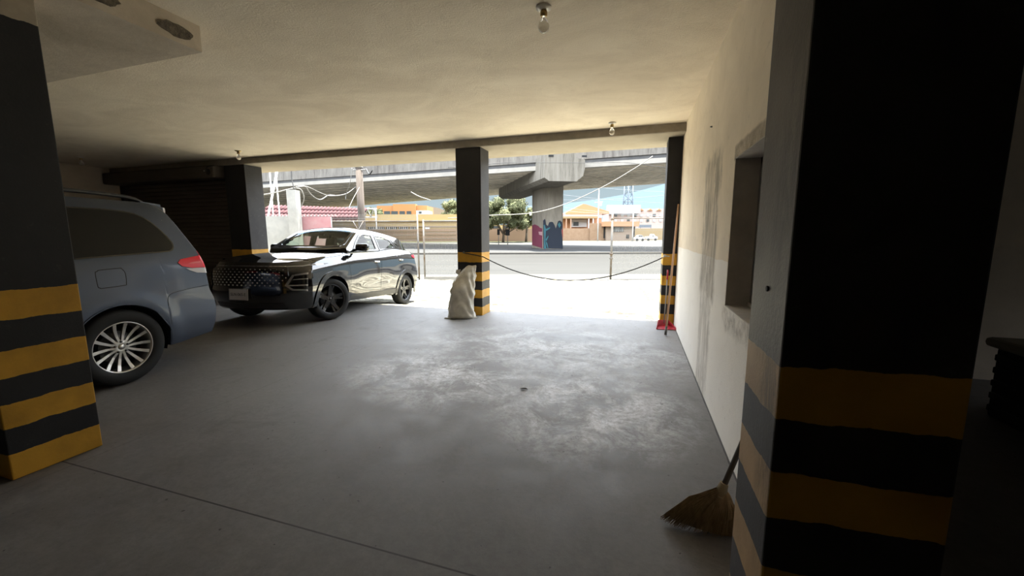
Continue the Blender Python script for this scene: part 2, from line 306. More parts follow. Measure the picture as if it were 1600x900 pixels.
# ---------------------------------------------------------------- mesh builder
def tag(o, label=None, cat=None, group=None, kind=None):
    if label: o['label'] = label
    if cat: o['category'] = cat
    if group: o['group'] = group
    if kind: o['kind'] = kind
    return o
def empty(name, loc=(0, 0, 0), rot=(0, 0, 0), **k):
    o = bpy.data.objects.new(name, None); COL.objects.link(o); o.location = loc; o.rotation_euler = rot
    o.empty_display_size = .1
    return tag(o, **k)
class MB:
    def __init__(s): s.bm = bmesh.new()
    def box(s, c, d, rot=None, mi=0, bev=0.):
        r = bmesh.ops.create_cube(s.bm, size=1); v = r['verts']
        for q in v: q.co = Vector((q.co.x * d[0], q.co.y * d[1], q.co.z * d[2]))
        if bev:
            es = list({e for q in v for e in q.link_edges})
            b = bmesh.ops.bevel(s.bm, geom=es, offset=bev, segments=2, profile=.5, affect='EDGES'); v = list({q for f in b['faces'] for q in f.verts} | {q for q in v if q.is_valid})
        for q in v:
            co = q.co
            if rot is not None: co = rot @ co
            q.co = co + Vector(c)
        for f in {f for q in v for f in q.link_faces}: f.material_index = mi
        return v
    def span(s, a, b, mi=0, bev=0.):
        a = Vector(a); b = Vector(b); return s.box((a + b) / 2, [abs(b[i] - a[i]) for i in range(3)], mi=mi, bev=bev)
    def tube(s, pts, r, seg=8, mi=0, cap=True):
        pts = [Vector(q) for q in pts]; rs = r if isinstance(r, (list, tuple)) else [r] * len(pts); rings = []
        up = None
        for i, q in enumerate(pts):
            t = (pts[min(i + 1, len(pts) - 1)] - pts[max(i - 1, 0)]).normalized()
            if up is None:
                up = Vector((0, 0, 1)) if abs(t.z) < .9 else Vector((1, 0, 0))
            a = (up - t * up.dot(t)).normalized(); b = t.cross(a); up = a
            rings.append([s.bm.verts.new(q + (a * math.cos(2 * PI * k / seg) + b * math.sin(2 * PI * k / seg)) * rs[i]) for k in range(seg)])
        for A, B in zip(rings, rings[1:]):
            for k in range(seg):
                f = s.bm.faces.new((A[k], A[(k + 1) % seg], B[(k + 1) % seg], B[k])); f.material_index = mi; f.smooth = True
        if cap:
            for R_ in (rings[0][::-1], rings[-1]):
                f = s.bm.faces.new(R_); f.material_index = mi
    def prism(s, poly, d, mi=0):
        """poly: 3D points of a planar outline, swept by vector d"""
        d = Vector(d); A = [s.bm.verts.new(Vector(q)) for q in poly]; B = [s.bm.verts.new(Vector(q) + d) for q in poly]
        fs = [s.bm.faces.new(A[::-1]), s.bm.faces.new(B)]
        for k in range(len(A)): fs.append(s.bm.faces.new((A[k], A[(k + 1) % len(A)], B[(k + 1) % len(A)], B[k])))
        for f in fs: f.material_index = mi
        return fs
    def lathe(s, prof, c=(0, 0, 0), axis='Z', seg=24, mi=0, smooth=True, cap=True, loop=False):
        rings = []
        for (r, h) in prof:
            ring = []
            for k in range(seg):
                a = 2 * PI * k / seg; x, y = r * math.cos(a), r * math.sin(a)
                q = Vector((x, y, h)) if axis == 'Z' else Vector((x, h, y)) if axis == 'Y' else Vector((h, x, y))
                ring.append(s.bm.verts.new(q + Vector(c)))
            rings.append(ring)
        for A, B in zip(rings, rings[1:] + ([rings[0]] if loop else [])):
            for k in range(seg):
                f = s.bm.faces.new((A[k], A[(k + 1) % seg], B[(k + 1) % seg], B[k])); f.material_index = mi; f.smooth = smooth
        for R_ in ((rings[0][::-1], rings[-1]) if cap and not loop else ()):
            f = s.bm.faces.new(R_); f.material_index = mi
    def build(s, name, mat=None, parent=None, fix=True, loc=None, smooth=None, **k):
        if fix: bmesh.ops.recalc_face_normals(s.bm, faces=s.bm.faces)
        me = bpy.data.meshes.new(name); s.bm.to_mesh(me); s.bm.free()
        for mm in (mat if isinstance(mat, (list, tuple)) else [mat]):
            if mm: me.materials.append(mm)
        if smooth is not None:
            for q in me.polygons: q.use_smooth = smooth
        o = bpy.data.objects.new(name, me); COL.objects.link(o)
        if loc is not None:
            me.transform(Matrix.Translation(-Vector(loc))); o.location = loc
        if parent: o.parent = parent
        return tag(o, **k)
def struct(name, mb, mat, **k): return mb.build(name, mat, kind='structure', **k)
def cable(pts, n=24, sag=0.):
    """smooth curve through points (Catmull-Rom)"""
    P = [Vector(q) for q in pts]
    if len(P) == 2:
        return [P[0].lerp(P[1], i / n) - Vector((0, 0, sag * 4 * (i / n) * (1 - i / n))) for i in range(n + 1)]
    P = [P[0] * 2 - P[1]] + P + [P[-1] * 2 - P[-2]]; o = []
    for i in range(1, len(P) - 2):
        for k in range(n // 2):
            t = k / (n // 2); a, b, c_, d = P[i - 1:i + 3]
            o.append(.5 * ((2 * b) + (c_ - a) * t + (2 * a - 5 * b + 4 * c_ - d) * t * t + (3 * b - a - 3 * c_ + d) * t ** 3))
    o.append(P[-2]); return o
# ================================================================ THE GARAGE
ZC = 2.985                                   # ceiling
m_ = MB(); m_.span((-12.3, -7.3, -.25), (7.2, 6.74, 0)); struct('floor', m_, M['floor'])
m_ = MB(); m_.span((-12.3, -7.3, ZC), (7.2, 6.31, ZC + .35)); struct('ceiling', m_, M['ceiling'])
m_ = MB(); m_.span((-12.3, 6.315, 2.865), (7.2, 7.32, ZC + .35)); struct('trim_front_beam', m_, M['soffit'])
m_ = MB(); m_.span((-12.3, 6.29, 2.868), (7.2, 6.314, ZC)); struct('trim_beam_face', m_, M['beam'])
# dropped beam over the near left pillar
m_ = MB(); m_.span((-12.3, -7.3, 2.80), (-3.216, 2.352, ZC)); drop = struct('trim_dropped_slab', m_, M['dropped'])
for (y0, y1, z0, z1) in ((2.06, 2.30, 2.83, 2.93), (1.62, 1.86, 2.84, 2.94)):     # coarse unplastered patches on its side
    m_ = MB(); n_ = 18; cy, cz = (y0 + y1) / 2, (z0 + z1) / 2
    poly = [(-3.215, cy + (y1 - y0) / 2 * math.cos(2 * PI * i / n_) * random.uniform(.85, 1.1), cz + (z1 - z0) / 2 * math.sin(2 * PI * i / n_) * random.uniform(.8, 1.05)) for i in range(n_)]
    m_.prism(poly, (.004, 0, 0)); m_.build('plaster_patch', M['rough_patch'], drop)
# walls
WX = .613; WT = .26
wy0, wy1, wz0, wz1 = 1.95, 3.06, .915, 1.925
m_ = MB()
m_.span((WX, 1.386, 0), (WX + WT, wy0, ZC)); m_.span((WX, wy1, 0), (WX + WT, 7.30, 2.864)); m_.span((WX, wy1, 2.864), (WX + WT, 6.289, ZC))
m_.span((WX, wy0, 0), (WX + WT, wy1, wz0)); m_.span((WX, wy0, wz1), (WX + WT, wy1, ZC))
bmesh.ops.remove_doubles(m_.bm, verts=m_.bm.verts, dist=1e-5)
wall_r = struct('wall_right', m_, M['wall'])
m_ = MB(); r_ = .006                                   # grey linings of the window recess
m_.span((WX + .002, wy1 - r_, wz0), (WX + WT, wy1, wz1)); m_.span((WX + .002, wy0, wz1 - r_), (WX + WT, wy1, wz1)); m_.span((WX + .002, wy0, wz0), (WX + WT, wy1, wz0 + r_))
wn = MB(); fx = WX + .15
for a, b in (((fx, wy1 - .05, wz0 + .01), (fx + .04, wy1 - .008, wz1 - .01)), ((fx, wy0, wz0 + .01), (fx + .04, wy0 + .045, wz1 - .01)), ((fx, wy0, wz1 - .05), (fx + .04, wy1 - .01, wz1 - .008)), ((fx + .004, (wy0 + wy1) / 2 - .02, wz0 + .03), (fx + .036, (wy0 + wy1) / 2 + .02, wz1 - .03))): wn.span(a, b)
win = struct('window_1', wn, M['frame_dark'])
m_.build('reveal', M['reveal'], win)
q = MB(); q.span((fx + .015, wy0 + .04, wz0 + .03), (fx + .022, wy1 - .045, wz1 - .04)); q.build('pane', M['glass_dark'], win)
q = MB(); q.span((fx - .012, wy0, wz0 + .008), (fx + .045, wy1 - .008, wz0 + .036)); q.build('sill_track', M['frame_pale'], win)
m_ = MB(); m_.lathe([(.006, 0), (.009, .004), (.003, .02)], (0, 0, 0), 'X', 8)
o = m_.build('nail', M['frame_dark'], label='small dark nail stuck in the plaster wall above the damp patch', cat='nail'); o.location = (WX, 4.08, 2.378); o.rotation_euler = (0, 0, PI)
m_ = MB(); m_.span((-12.3, -7.3, 0), (-12.0, 7.3, ZC)); struct('wall_left', m_, M['wall_plain'])
m_ = MB(); m_.span((-12.0, 6.60, 0), (-8.36, 6.85, 2.864)); struct('wall_front', m_, M['wall_plain'])
m_ = MB(); m_.span((-12.3, -7.3, 0), (7.2, -7.05, ZC)); struct('wall_back', m_, M['wall_plain'])
m_ = MB(); m_.span((7.0, -7.0, 0), (7.2, 3.0, ZC)); m_.span((7.0, 3.75, 0), (7.2, 6.0, ZC)); m_.span((7.0, 3.0, 1.9), (7.2, 3.75, ZC)); struct('wall_far_right', m_, M['wall_plain'])  # unseen doorway gap, added to let dim daylight onto the side room floor
m_ = MB(); m_.span((WX + WT, 4.9, 0), (7.0, 5.1, ZC)); struct('wall_side_room', m_, M['wall_plain'])

# pillars
def pillar(name, x0, x1, y0, y1, ztop, mat, label, side=None, side_mat=None):
    b = MB(); v = b.span((x0, y0, 0), (x1, y1, ztop), bev=.006)
    b.bm.normal_update()
    if side:
        for f in b.bm.faces:
            if f.normal.dot(Vector(side)) > .8: f.material_index = 1
    return b.build(name, [mat] + ([side_mat] if side_mat else []), loc=((x0 + x1) / 2, (y0 + y1) / 2, 0), label=label, cat='pillar')
pillar('striped_pillar', -3.88, -3.42, 1.142, 1.552, 2.799, M['pillar_near'], 'black pillar with yellow bands hiding the front of the blue-grey van')
pillar('striped_pillar', -3.00, -2.54, 6.318, 6.70, 2.864, M['pillar'], 'slim black and yellow pillar with a white sack leaning on its foot', (1, 0, 0), M['pillar_side_lit'])
pillar('striped_pillar', .405, .612, 6.60, 6.98, 2.864, M['pillar'], 'narrow black and yellow pillar against the plaster wall where the rope ends')
pillar('striped_pillar', -8.36, -7.79, 6.318, 6.72, 2.864, M['pillar'], 'black pillar between the roller shutter and the black crossover', (1, 0, 0), M['pillar_side_lit'])
pillar('striped_pillar', .35, .715, 1.087, 1.384, ZC - .001, M['pillar_right'], 'large nearest pillar, black over yellow bands, one narrow side bare plaster', (-1, 0, 0), M['pillar_faded_lit'])
# socket hole in the bare side of the near right pillar
m_ = MB(); m_.lathe([(.008, 0), (.008, .004)], (0, 0, 0), 'X', 10)
o = m_.build('bolt_stub', M['dark_void'], label='small dark bolt stub in the bare side of the nearest pillar', cat='bolt'); o.location = at(1200, 451, x=.35) - Vector((.004, 0, 0))

# roller shutter with its housing
sh = empty('roller_shutter', (-10.2, 6.5, 0), label='closed dark brown roller shutter with a coil box above, behind the van', cat='shutter')
def shp(mb, name, mat): 
    o = mb.build(name, mat); o.parent = sh; o.matrix_parent_inverse = Matrix.Translation(-sh.location); return o
b = MB(); z = 0.0; prof = []
while z < 2.62:
    prof += [(6.52, z), (6.505, z + .012), (6.50, z + .045), (6.505, z + .078), (6.52, z + .09)]; z += .09
vs = [[b.bm.verts.new((x, y, zz)) for (y, zz) in prof] for x in (-11.98, -8.37)]
for i in range(len(prof) - 1): b.bm.faces.new((vs[0][i], vs[0][i + 1], vs[1][i + 1], vs[1][i]))
r = bmesh.ops.extrude_face_region(b.bm, geom=b.bm.faces[:]); bmesh.ops.translate(b.bm, verts=[g for g in r['geom'] if isinstance(g, bmesh.types.BMVert)], vec=(0, .06, 0))
shp(b, 'slat_curtain', M['shutter'])
b = MB(); b.span((-11.98, 6.12, 2.60), (-8.4, 6.50, 2.86), bev=.03); shp(b, 'coil_housing', M['shutter'])
b = MB(); b.span((-8.50, 6.44, 0), (-8.375, 6.50, 2.6)); shp(b, 'guide_rail', M['shutter_dark'])
b = MB(); b.span((-11.99, 6.44, 0), (-11.88, 6.50, 2.6)); shp(b, 'guide_rail', M['shutter_dark'])
b = MB(); b.lathe([(.05, 0), (.09, .03), (.10, .10), (.05, .12)], (-8.55, 6.11, 2.72), 'Y', 16); b.tube(cable([(-8.55, 6.1, 2.72), (-8.48, 6.05, 2.8), (-8.40, 6.15, 2.84)]), .012, 6); shp(b, 'drive_motor', M['shutter_dark'])
b = MB(); b.lathe([(.012, 0), (.012, .015)], (-8.62, 6.085, 2.74), 'Y', 10); shp(b, 'indicator', M['frame_pale'])

# ceiling light points
def light_point(x, y, label, bulb=True, bend=False):
    e_ = empty('ceiling_lamp', (x, y, ZC), label=label, cat='lamp', group='bare light fittings under the ceiling')
    b = MB(); b.lathe([(.055, 0), (.055, -.008), (.03, -.014), (.02, -.02)], seg=20); b.build('ceiling_plate', M['porcelain'] if not bend else M['brass'], e_)
    b = MB(); b.lathe([(.018, -.018), (.024, -.03), (.024, -.055), (.018, -.06)], seg=16); b.build('socket', M['brass'], e_)
    if bulb:
        b = MB(); b.lathe([(.014, -.058), (.016, -.075), (.034, -.10), (.040, -.125), (.034, -.15), (.016, -.165), (.002, -.168)], seg=20); b.build('bulb', M['bulb'], e_)
    return e_
light_point(-.395, 6.0, 'bare clear bulb under the ceiling near the rope barrier')
light_point(-7.2, 5.75, 'bare socket and bulb under the ceiling by the shutter pillar', bend=True)
light_point(-.678, 2.90, 'white fitting under the ceiling at the top of the picture')
light_point(-10.75, 5.2, 'clear bulb under the ceiling above the van roof')

# ================================================================ THINGS IN THE GARAGE
def sstep0(a, b_, x):
    t = max(0, min(1, (x - a) / (b_ - a))); return t * t * (3 - 2 * t)
# white sack: slumped woven bag with a tied-off, folded-over mouth
b = MB(); rings = []; H_ = 46; SEG = 72
rnd = random.Random(3)
ph = [rnd.uniform(0, 6.28) for _ in range(12)]
for i in range(H_ + 1):
    t = i / H_
    z = .885 * t
    hw = .225 * (1 - t) ** .25 if False else None
    # half width / half depth / centre offset along the height
    def lerp_tab(tab, t):
        for (a, va), (b_, vb) in zip(tab, tab[1:]):
            if t <= b_:
                s = (t - a) / (b_ - a); s = s * s * (3 - 2 * s); return va + (vb - va) * s
        return tab[-1][1]
    hw = lerp_tab([(0, .235), (.03, .238), (.12, .215), (.35, .205), (.55, .20), (.68, .19), (.80, .165), (.90, .145), (.97, .135), (1, .13)], t)
    hd = lerp_tab([(0, .11), (.05, .14), (.3, .15), (.6, .135), (.8, .09), (.92, .045), (1, .014)], t)
    cx = lerp_tab([(0, 0), (.2, -.01), (.5, .02), (.7, .045), (.85, .09), (1, .125)], t)
    cy = lerp_tab([(0, 0), (.5, .03), (.8, .085), (1, .13)], t)
    ring = []
    for k in range(SEG):
        a = 2 * PI * k / SEG
        ca, sa = math.cos(a), math.sin(a)
        x = hw * math.copysign(abs(ca) ** .8, ca); y = hd * math.copysign(abs(sa) ** .8, sa)
        wr = .010 * math.sin(7 * a + 9 * t + ph[0]) * math.sin(13 * t + 2 * a + ph[1]) + .007 * math.sin(21 * t + 5 * math.sin(2 * a + ph[2])) + .006 * math.sin(11 * a + 24 * t + ph[3]) * t + .005 * math.sin(37 * t + 3 * a + ph[4])
        wr *= min(1, t * 8 + .2) * .75 * (1 - sstep0(.86, 1, t) * .7)
        s = 1 + wr / .15
        ring.append(b.bm.verts.new((cx + x * s, cy + y * s, z + (.010 * math.sin(3 * a + ph[5]) * t ** 3) + (-.10 * (ca < 0) * abs(ca) * t ** 6))))
    rings.append(ring)
for A, B in zip(rings, rings[1:]):
    for k in range(SEG): b.bm.faces.new((A[k], A[(k + 1) % SEG], B[(k + 1) % SEG], B[k])).smooth = True
b.bm.faces.new(rings[0][::-1]); b.bm.faces.new(rings[-1])
sack = b.build('woven_sack', M['sack'], label='full white woven sack slumped against the foot of the slim pillar', cat='sack')
sack.location = (-2.81, 6.045, 0.0)
sack.rotation_euler = (0, 0, math.radians(22))
b = MB()        # hem flap sticking out beside the mouth, and a bottom corner ear
for (ox, oz, w, h) in ((-.045, .77, .07, .055),):
    b.prism([(ox - w * .6, .10, oz + h * .9), (ox - w * .75, .10, oz - h * .1), (ox + w * .1, .10, oz - h * .8), (ox + w * .5, .10, oz + h)], (0, .008, 0))
b.build('mouth_flap', M['sack'], sack)
b = MB(); b.prism([(-.19, -.02, .003), (-.30, -.06, .003), (-.19, -.10, .003)], (.012, 0, .02)); b.build('bottom_corner', M['sack'], sack); b = MB(); b.prism([(.19, -.02, .003), (.275, -.05, .003), (.19, -.09, .003)], (-.01, 0, .02)); b.build('bottom_corner', M['sack'], sack)

# rope across the bay
P0 = Vector((-2.868, 6.305, 1.10)); P1 = Vector((-2.52, 6.33, 1.035)); P2 = Vector((.40, 6.60, 1.05))
pts = cable([P0, Vector((-2.66, 6.305, 1.065)), P1], 10)
ln = 40; pts = pts[:-1]
for i in range(ln + 1):
    t = i / ln; q = P1.lerp(P2, t); q.z -= .385 * 4 * t * (1 - t); pts.append(q)
rp_ = MB(); rp_.tube(pts, .0085, 8)
rope = rp_.build('rope_barrier', M['rope'], label='dark rope sagging between the slim pillar and the narrow wall pillar', cat='rope')
b = MB(); b.lathe([(.010, 0), (.010, -.02), (.02, -.022), (.02, -.03)], (P0.x, 6.318, P0.z + .01), 'Y', 10); b.build('hook', M['rail_grey'], rope)
b = MB(); b.lathe([(.006, 0), (.022, .008), (.026, .022), (.018, .036), (.005, .04)], (.43, 6.575, 1.06), 'Z', 12); b.tube([(.40, 6.597, 1.05), (.43, 6.59, 1.08), (.50, 6.59, 1.07)], .009, 6); b.build('end_knot', M['frame_pale'], rope)

# wooden pole leaning in the corner
b = MB(); A = Vector((.440, 5.77, .012)); B = Vector((.583, 6.52, 1.86))
d = (B - A); b.tube([A + d * .05, A + d * .5, B], [.0145, .0145, .0135], 12)
pl = b.build('broomstick', M['wood_stick'], label='long wooden stick leaning into the corner beside the narrow wall pillar', cat='stick')
b = MB(); b.tube([A, A + d * .06], [.017, .0165], 12); b.build('ferrule', M['galv'], pl)
# red dustpan on the floor behind it
dp = empty('dustpan', (.465, 6.32, 0), (0, 0, math.radians(12)), label='red plastic dustpan lying at the foot of the narrow wall pillar', cat='dustpan')
b = MB(); b.prism([(-.17, -.16, .004), (.12, -.20, .004), (.085, .06, .012), (-.10, .06, .012)], (0, 0, .008))
b.prism([(-.10, .05, .012), (.085, .05, .012), (.075, .06, .10), (-.09, .06, .10)], (0, .008, 0))
b.prism([(-.17, -.16, .006), (-.10, .055, .012), (-.09, .055, .10), (-.165, -.15, .03)], (.007, 0, 0)); b.prism([(.12, -.20, .006), (.085, .055, .012), (.075, .055, .10), (.115, -.19, .03)], (-.007, 0, 0))
b.build('pan', M['red_plastic'], dp)
b = MB(); b.tube([(0, .058, .05), (.03, .12, .45), (.05, .17, .85)], .009, 8); b.build('handle', M['frame_dark'], dp)
b = MB(); b.tube([(.045, .155, .72), (.052, .172, .87)], [.015, .013], 10); b.build('grip', M['red_plastic'], dp)

# straw broom standing on its bristles behind the near right pillar
br = empty('straw_broom', (.43, 1.93, 0), label='straw broom with a grey handle tucked behind the nearest pillar', cat='broom')
rb = random.Random(5)
neck = Vector((.005, .02, .205))
b = MB()
hn, hs = 20, 40
rings = []
for i in range(hn + 1):              # solid core of the fan
    t = i / hn; ring = []
    ctr = neck.lerp(Vector((-.070, -.01, .012)), t)
    hw = .022 + (.150 - .022) * (t ** .72); hd = .020 + .022 * math.sin(PI * min(1, t * 1.05)) 
    for k in range(hs):
        a = 2 * PI * k / hs
        fl = 1 + .06 * math.sin(9 * a + ph[3]) * t
        off = Vector((math.cos(a) * hw * fl, math.sin(a) * hd, 0))
        q = ctr + off; q.z += t * (-.02 * 0 + .035 * math.cos(a) * -1 * (t - .1)) * .6
        q.z += .03 * t * (1 - math.cos(2 * a)) * 0
        q.z = max(q.z, .004); ring.append(b.bm.verts.new(q))
    rings.append(ring)
for A_, B_ in zip(rings, rings[1:]):
    for k in range(hs): b.bm.faces.new((A_[k], A_[(k + 1) % hs], B_[(k + 1) % hs], B_[k])).smooth = True
b.bm.faces.new(rings[0][::-1]); b.bm.faces.new(rings[-1])
for i in range(520):                 # single straws over it
    a = rb.uniform(0, 2 * PI); s = rb.uniform(.8, 1.05)
    ex = -.072 + math.cos(a) * .150 * s; ey = -.01 + math.sin(a) * .045 * s
    ez = max(.006, .016 + rb.uniform(-.01, .02))
    sweep = max(0, -math.cos(a)) ** 2
    ex -= .04 * sweep * rb.uniform(.5, 1.2)
    mid = neck.lerp(Vector((ex, ey, ez)), .5) + Vector((math.cos(a) * .022, math.sin(a) * .016, .02))
    b.tube([neck + Vector((math.cos(a) * .018, math.sin(a) * .016, rb.uniform(-.01, .01))), mid, (ex, ey, ez)], [.0018, .0022, .0009], 3, cap=False)
b.build('bristles', M['straw'], br, fix=False)
b = MB(); b.tube([neck + Vector((-.005, -.002, -.02)), neck + Vector((.01, .004, .035))], [.027, .019], 16); b.tube([neck + Vector((-.009, -.003, -.03)), neck + Vector((-.006, -.003, -.02))], [.031, .030], 16); b.build('binding', M['broom_twine'], br)
b = MB(); b.tube([neck + Vector((.004, 0, .01)), neck + Vector((.155, .09, .44))], [.013, .0115], 12); b.build('handle', M['broom_handle'], br)

b = MB(); lp = at(818, 608, z=.004); b.prism([lp + Vector(q) for q in ((-.035, 0, 0), (-.01, .014, .004), (.02, .012, .008), (.04, 0, .002), (.015, -.013, .006), (-.015, -.012, .003))], (0, 0, .003)); b.build('dry_leaf', M['wood_pole'], label='small dry brown leaf lying in the middle of the concrete floor', cat='leaf')
# low dark bench in the side space on the right
bn = empty('storage_bench', (3.3, 3.2, 0), label='low dark block with a pale top in the unlit space past the nearest pillar', cat='bench')
b = MB(); b.span((-.62, -.9, .0), (.6, .72, .55), bev=.02)
for k in range(5): b.span((-.64, -.9, .05 + .1 * k), (-.61, .70, .10 + .1 * k), bev=.008)
b.build('base', M['bench_dark'], bn)
b = MB(); b.span((-.68, -.95, .55), (.66, .76, .625), bev=.03); b.build('top_slab', M['bench_top'], bn)

# ================================================================ OUTDOOR GROUND
def apz(y):
    if y <= 6.74: return -.003
    if y <= 7.85: return -.003 - .2 * ((y - 6.74) / 1.11) ** 1.2
    return -.203 - .15 * min(1, (y - 7.85) / 6.)
b = MB(); xs = [-16 + i * .8 for i in range(36)]; 
ys = [6.742, 6.9, 7.1, 7.3, 7.5, 7.7, 7.85, 8.2, 8.8, 9.5, 10.4, 11.5, 12.7, 13.85]
g = []
for x in xs:
    yend = (15.62 + .3009 * x) / .95366
    row = []
    for i, y in enumerate(ys):
        yy = y if i < 7 else 7.85 + (yend - 7.85) * (y - 7.85) / 6.
        row.append(b.bm.verts.new((x, yy, apz(y))))
    g.append(row)
for i in range(len(xs) - 1):
    for j_ in range(len(ys) - 1): b.bm.faces.new((g[i][j_], g[i + 1][j_], g[i + 1][j_ + 1], g[i][j_ + 1])).smooth = True
r = bmesh.ops.extrude_face_region(b.bm, geom=b.bm.faces[:]); bmesh.ops.translate(b.bm, verts=[q for q in r['geom'] if isinstance(q, bmesh.types.BMVert)], vec=(0, 0, -.35))
struct('floor_apron', b, M['apron'])
def sbox(b, u0, u1, v0, v1, z0, z1, mi=0):
    return b.prism([S(u0, v0, z0), S(u1, v0, z0), S(u1, v1, z0), S(u0, v1, z0)], (0, 0, z1 - z0), mi)
b = MB(); sbox(b, -60, 60, 15.62, 17.4, -.7, -.353); struct('sidewalk', b, M['sidewalk'])
b = MB(); sbox(b, -120, 120, 17.4, 36.9, -.75, -.45); struct('road', b, M['asphalt'])
b = MB(); sbox(b, -120, 120, 36.9, 37.25, -.7, -.29); struct('kerb', b, M['kerb'])
b = MB(); sbox(b, -120, 120, 37.25, 66, -.7, -.31); struct('median', b, M['median'])
b = MB(); sbox(b, -300, 300, 66, 500, -.8, -.32); struct('far_ground', b, M['ground'])
b = MB(); sbox(b, -60, 7, 86, 93, -.32, -.22); struct('verge', b, M['grass'])
# worn yellow bay marks
for (pa, pb, w, lab) in (((1013, 452), (990, 439), .10, 'worn yellow line on the sunlit apron near the mesh fence'), ((1016, 470), (1012, 497), .09, 'short worn yellow mark beside the foot of the wall pillar')):
    b = MB(); r1 = random.Random(int(pa[0]))
    A = at(*pa, z=-.2); B = at(*pb, z=-.2 if pb[1] > 480 else -.3)
    if pb[1] > 480: A = Vector((.30, 8.3, 0)); B = Vector((.27, 7.0, 0))
    else: A = Vector((.42, 10.4, 0)); B = Vector((.18, 13.6, 0))
    n_ = 14; L_, R_ = [], []
    for i in range(n_ + 1):
        q = A.lerp(B, i / n_); zz = apz(q.y if q.y < 7.85 else 7.85 + 6 * (q.y - 7.85) / ((15.62 + .3009 * q.x) / .95366 - 7.85)) + .004
        L_.append(b.bm.verts.new((q.x - w * r1.uniform(.4, 1.2), q.y, zz))); R_.append(b.bm.verts.new((q.x + w * r1.uniform(.3, 1.1), q.y, zz)))
    for i in range(n_): b.bm.faces.new((L_[i], R_[i], R_[i + 1], L_[i + 1]))
    b.build('painted_line', M['yellow_line'], label=lab, cat='painted line')
b = MB(); sbox(b, -2.8, 6.4, 15.05, 15.09, -.352, -.325); b.build('gate_track', M['rail_grey'], label='thin dark gate track on the ground across the open gateway', cat='track')

# ================================================================ FENCES
def mesh_panel(u0, u1, z0, z1, v, name, par, pitch=.055):
    b = MB(); k = 0; u = u0
    while u < u1:
        b.prism([S(u, v, z0), S(u + .006, v, z0), S(u + .006, v + .006, z0), S(u, v + .006, z0)], (0, 0, z1 - z0)); u += pitch
    z = z0
    while z < z1:
        b.prism([S(u0, v, z), S(u1, v, z), S(u1, v + .006, z), S(u0, v + .006, z)], (0, 0, .006)); z += .21
    o = b.build(name, M['wire_mesh']); o.parent = par; return o
def bar(b, u0, v0, z0, u1, v1, z1, r): b.tube([S(u0, v0, z0), S(u1, v1, z1)], r, 8)
def part(b, name, mat, par): o = b.build(name, mat); o.parent = par; return o
u_a, u_b, u_c = -11.3, SU(at(654, 400, v=15.3)), SU(at(663, 400, v=15.1))
fl = empty('wire_fence', (0, 0, 0), label='pale wire mesh fence behind the rear of the black crossover', cat='fence')
mesh_panel(u_a, u_b, -.28, 2.2, 15.3, 'mesh_panel', fl)
for uu, zt in ((u_b, 2.2), (-7.3, 2.05), (u_a, 2.2)):
    b = MB(); bar(b, uu, 15.3, -.36, uu, 15.3, zt, .035); part(b, 'post', M['galv'], fl)
b = MB(); bar(b, u_a, 15.3, 1.93, u_b, 15.3, 1.93, .022); part(b, 'top_rail', M['galv'], fl)
b = MB(); bar(b, u_a, 15.3, -.25, u_b, 15.3, -.25, .022); part(b, 'bottom_rail', M['galv'], fl)
b = MB()
for i, (t1) in enumerate(range(0, 8)):
    zz = 2.2 if i % 2 else 1.95
b.tube([S(-6.3, 15.28, 1.0), S(-5.7, 15.28, 1.93)], .02, 6); b.tube([S(-6.1, 15.28, 1.93), S(-5.6, 15.28, 1.0)], .02, 6); part(b, 'brace', M['galv'], fl)
gt = empty('sliding_gate', (0, 0, 0), label='mesh gate leaf with a thick bottom rail beside the slim pillar', cat='gate')
u_d = -1.0
mesh_panel(u_c, u_d, -.20, 1.93, 15.1, 'mesh_panel', gt)
for uu in (u_c, u_d):
    b = MB(); bar(b, uu, 15.1, -.30, uu, 15.1, 1.98, .032); part(b, 'stile', M['galv'], gt)
b = MB(); bar(b, u_c, 15.1, 1.93, u_d, 15.1, 1.93, .022); part(b, 'top_rail', M['galv'], gt)
b = MB(); sbox(b, u_c, u_d, 15.06, 15.14, -.31, -.19); part(b, 'bottom_rail', M['rail_grey'], gt)
fr = empty('wire_fence', (0, 0, 0), label='wire mesh fence between the lone post and the narrow wall pillar', cat='fence')
u_e = SU(at(955, 400, v=15.3))
mesh_panel(u_e, 9.5, -.33, 2.15, 15.3, 'mesh_panel', fr)
b = MB(); bar(b, u_e, 15.3, -.36, u_e, 15.3, 2.2, .04); part(b, 'post', M['galv'], fr)
for zz in (1.95, .62, .45):
    b = MB(); b.tube([S(u_e, 15.3, zz), S(u_e, 15.3, zz + .07)], .062, 8); part(b, 'clamp', M['galv'], fr)
b = MB(); bar(b, u_e, 15.3, 2.02, 9.5, 15.3, 2.02, .02); part(b, 'top_rail', M['galv'], fr)
b = MB(); bar(b, u_e, 15.3, -.33, 9.5, 15.3, -.33, .02); part(b, 'bottom_rail', M['rail_grey'], fr)

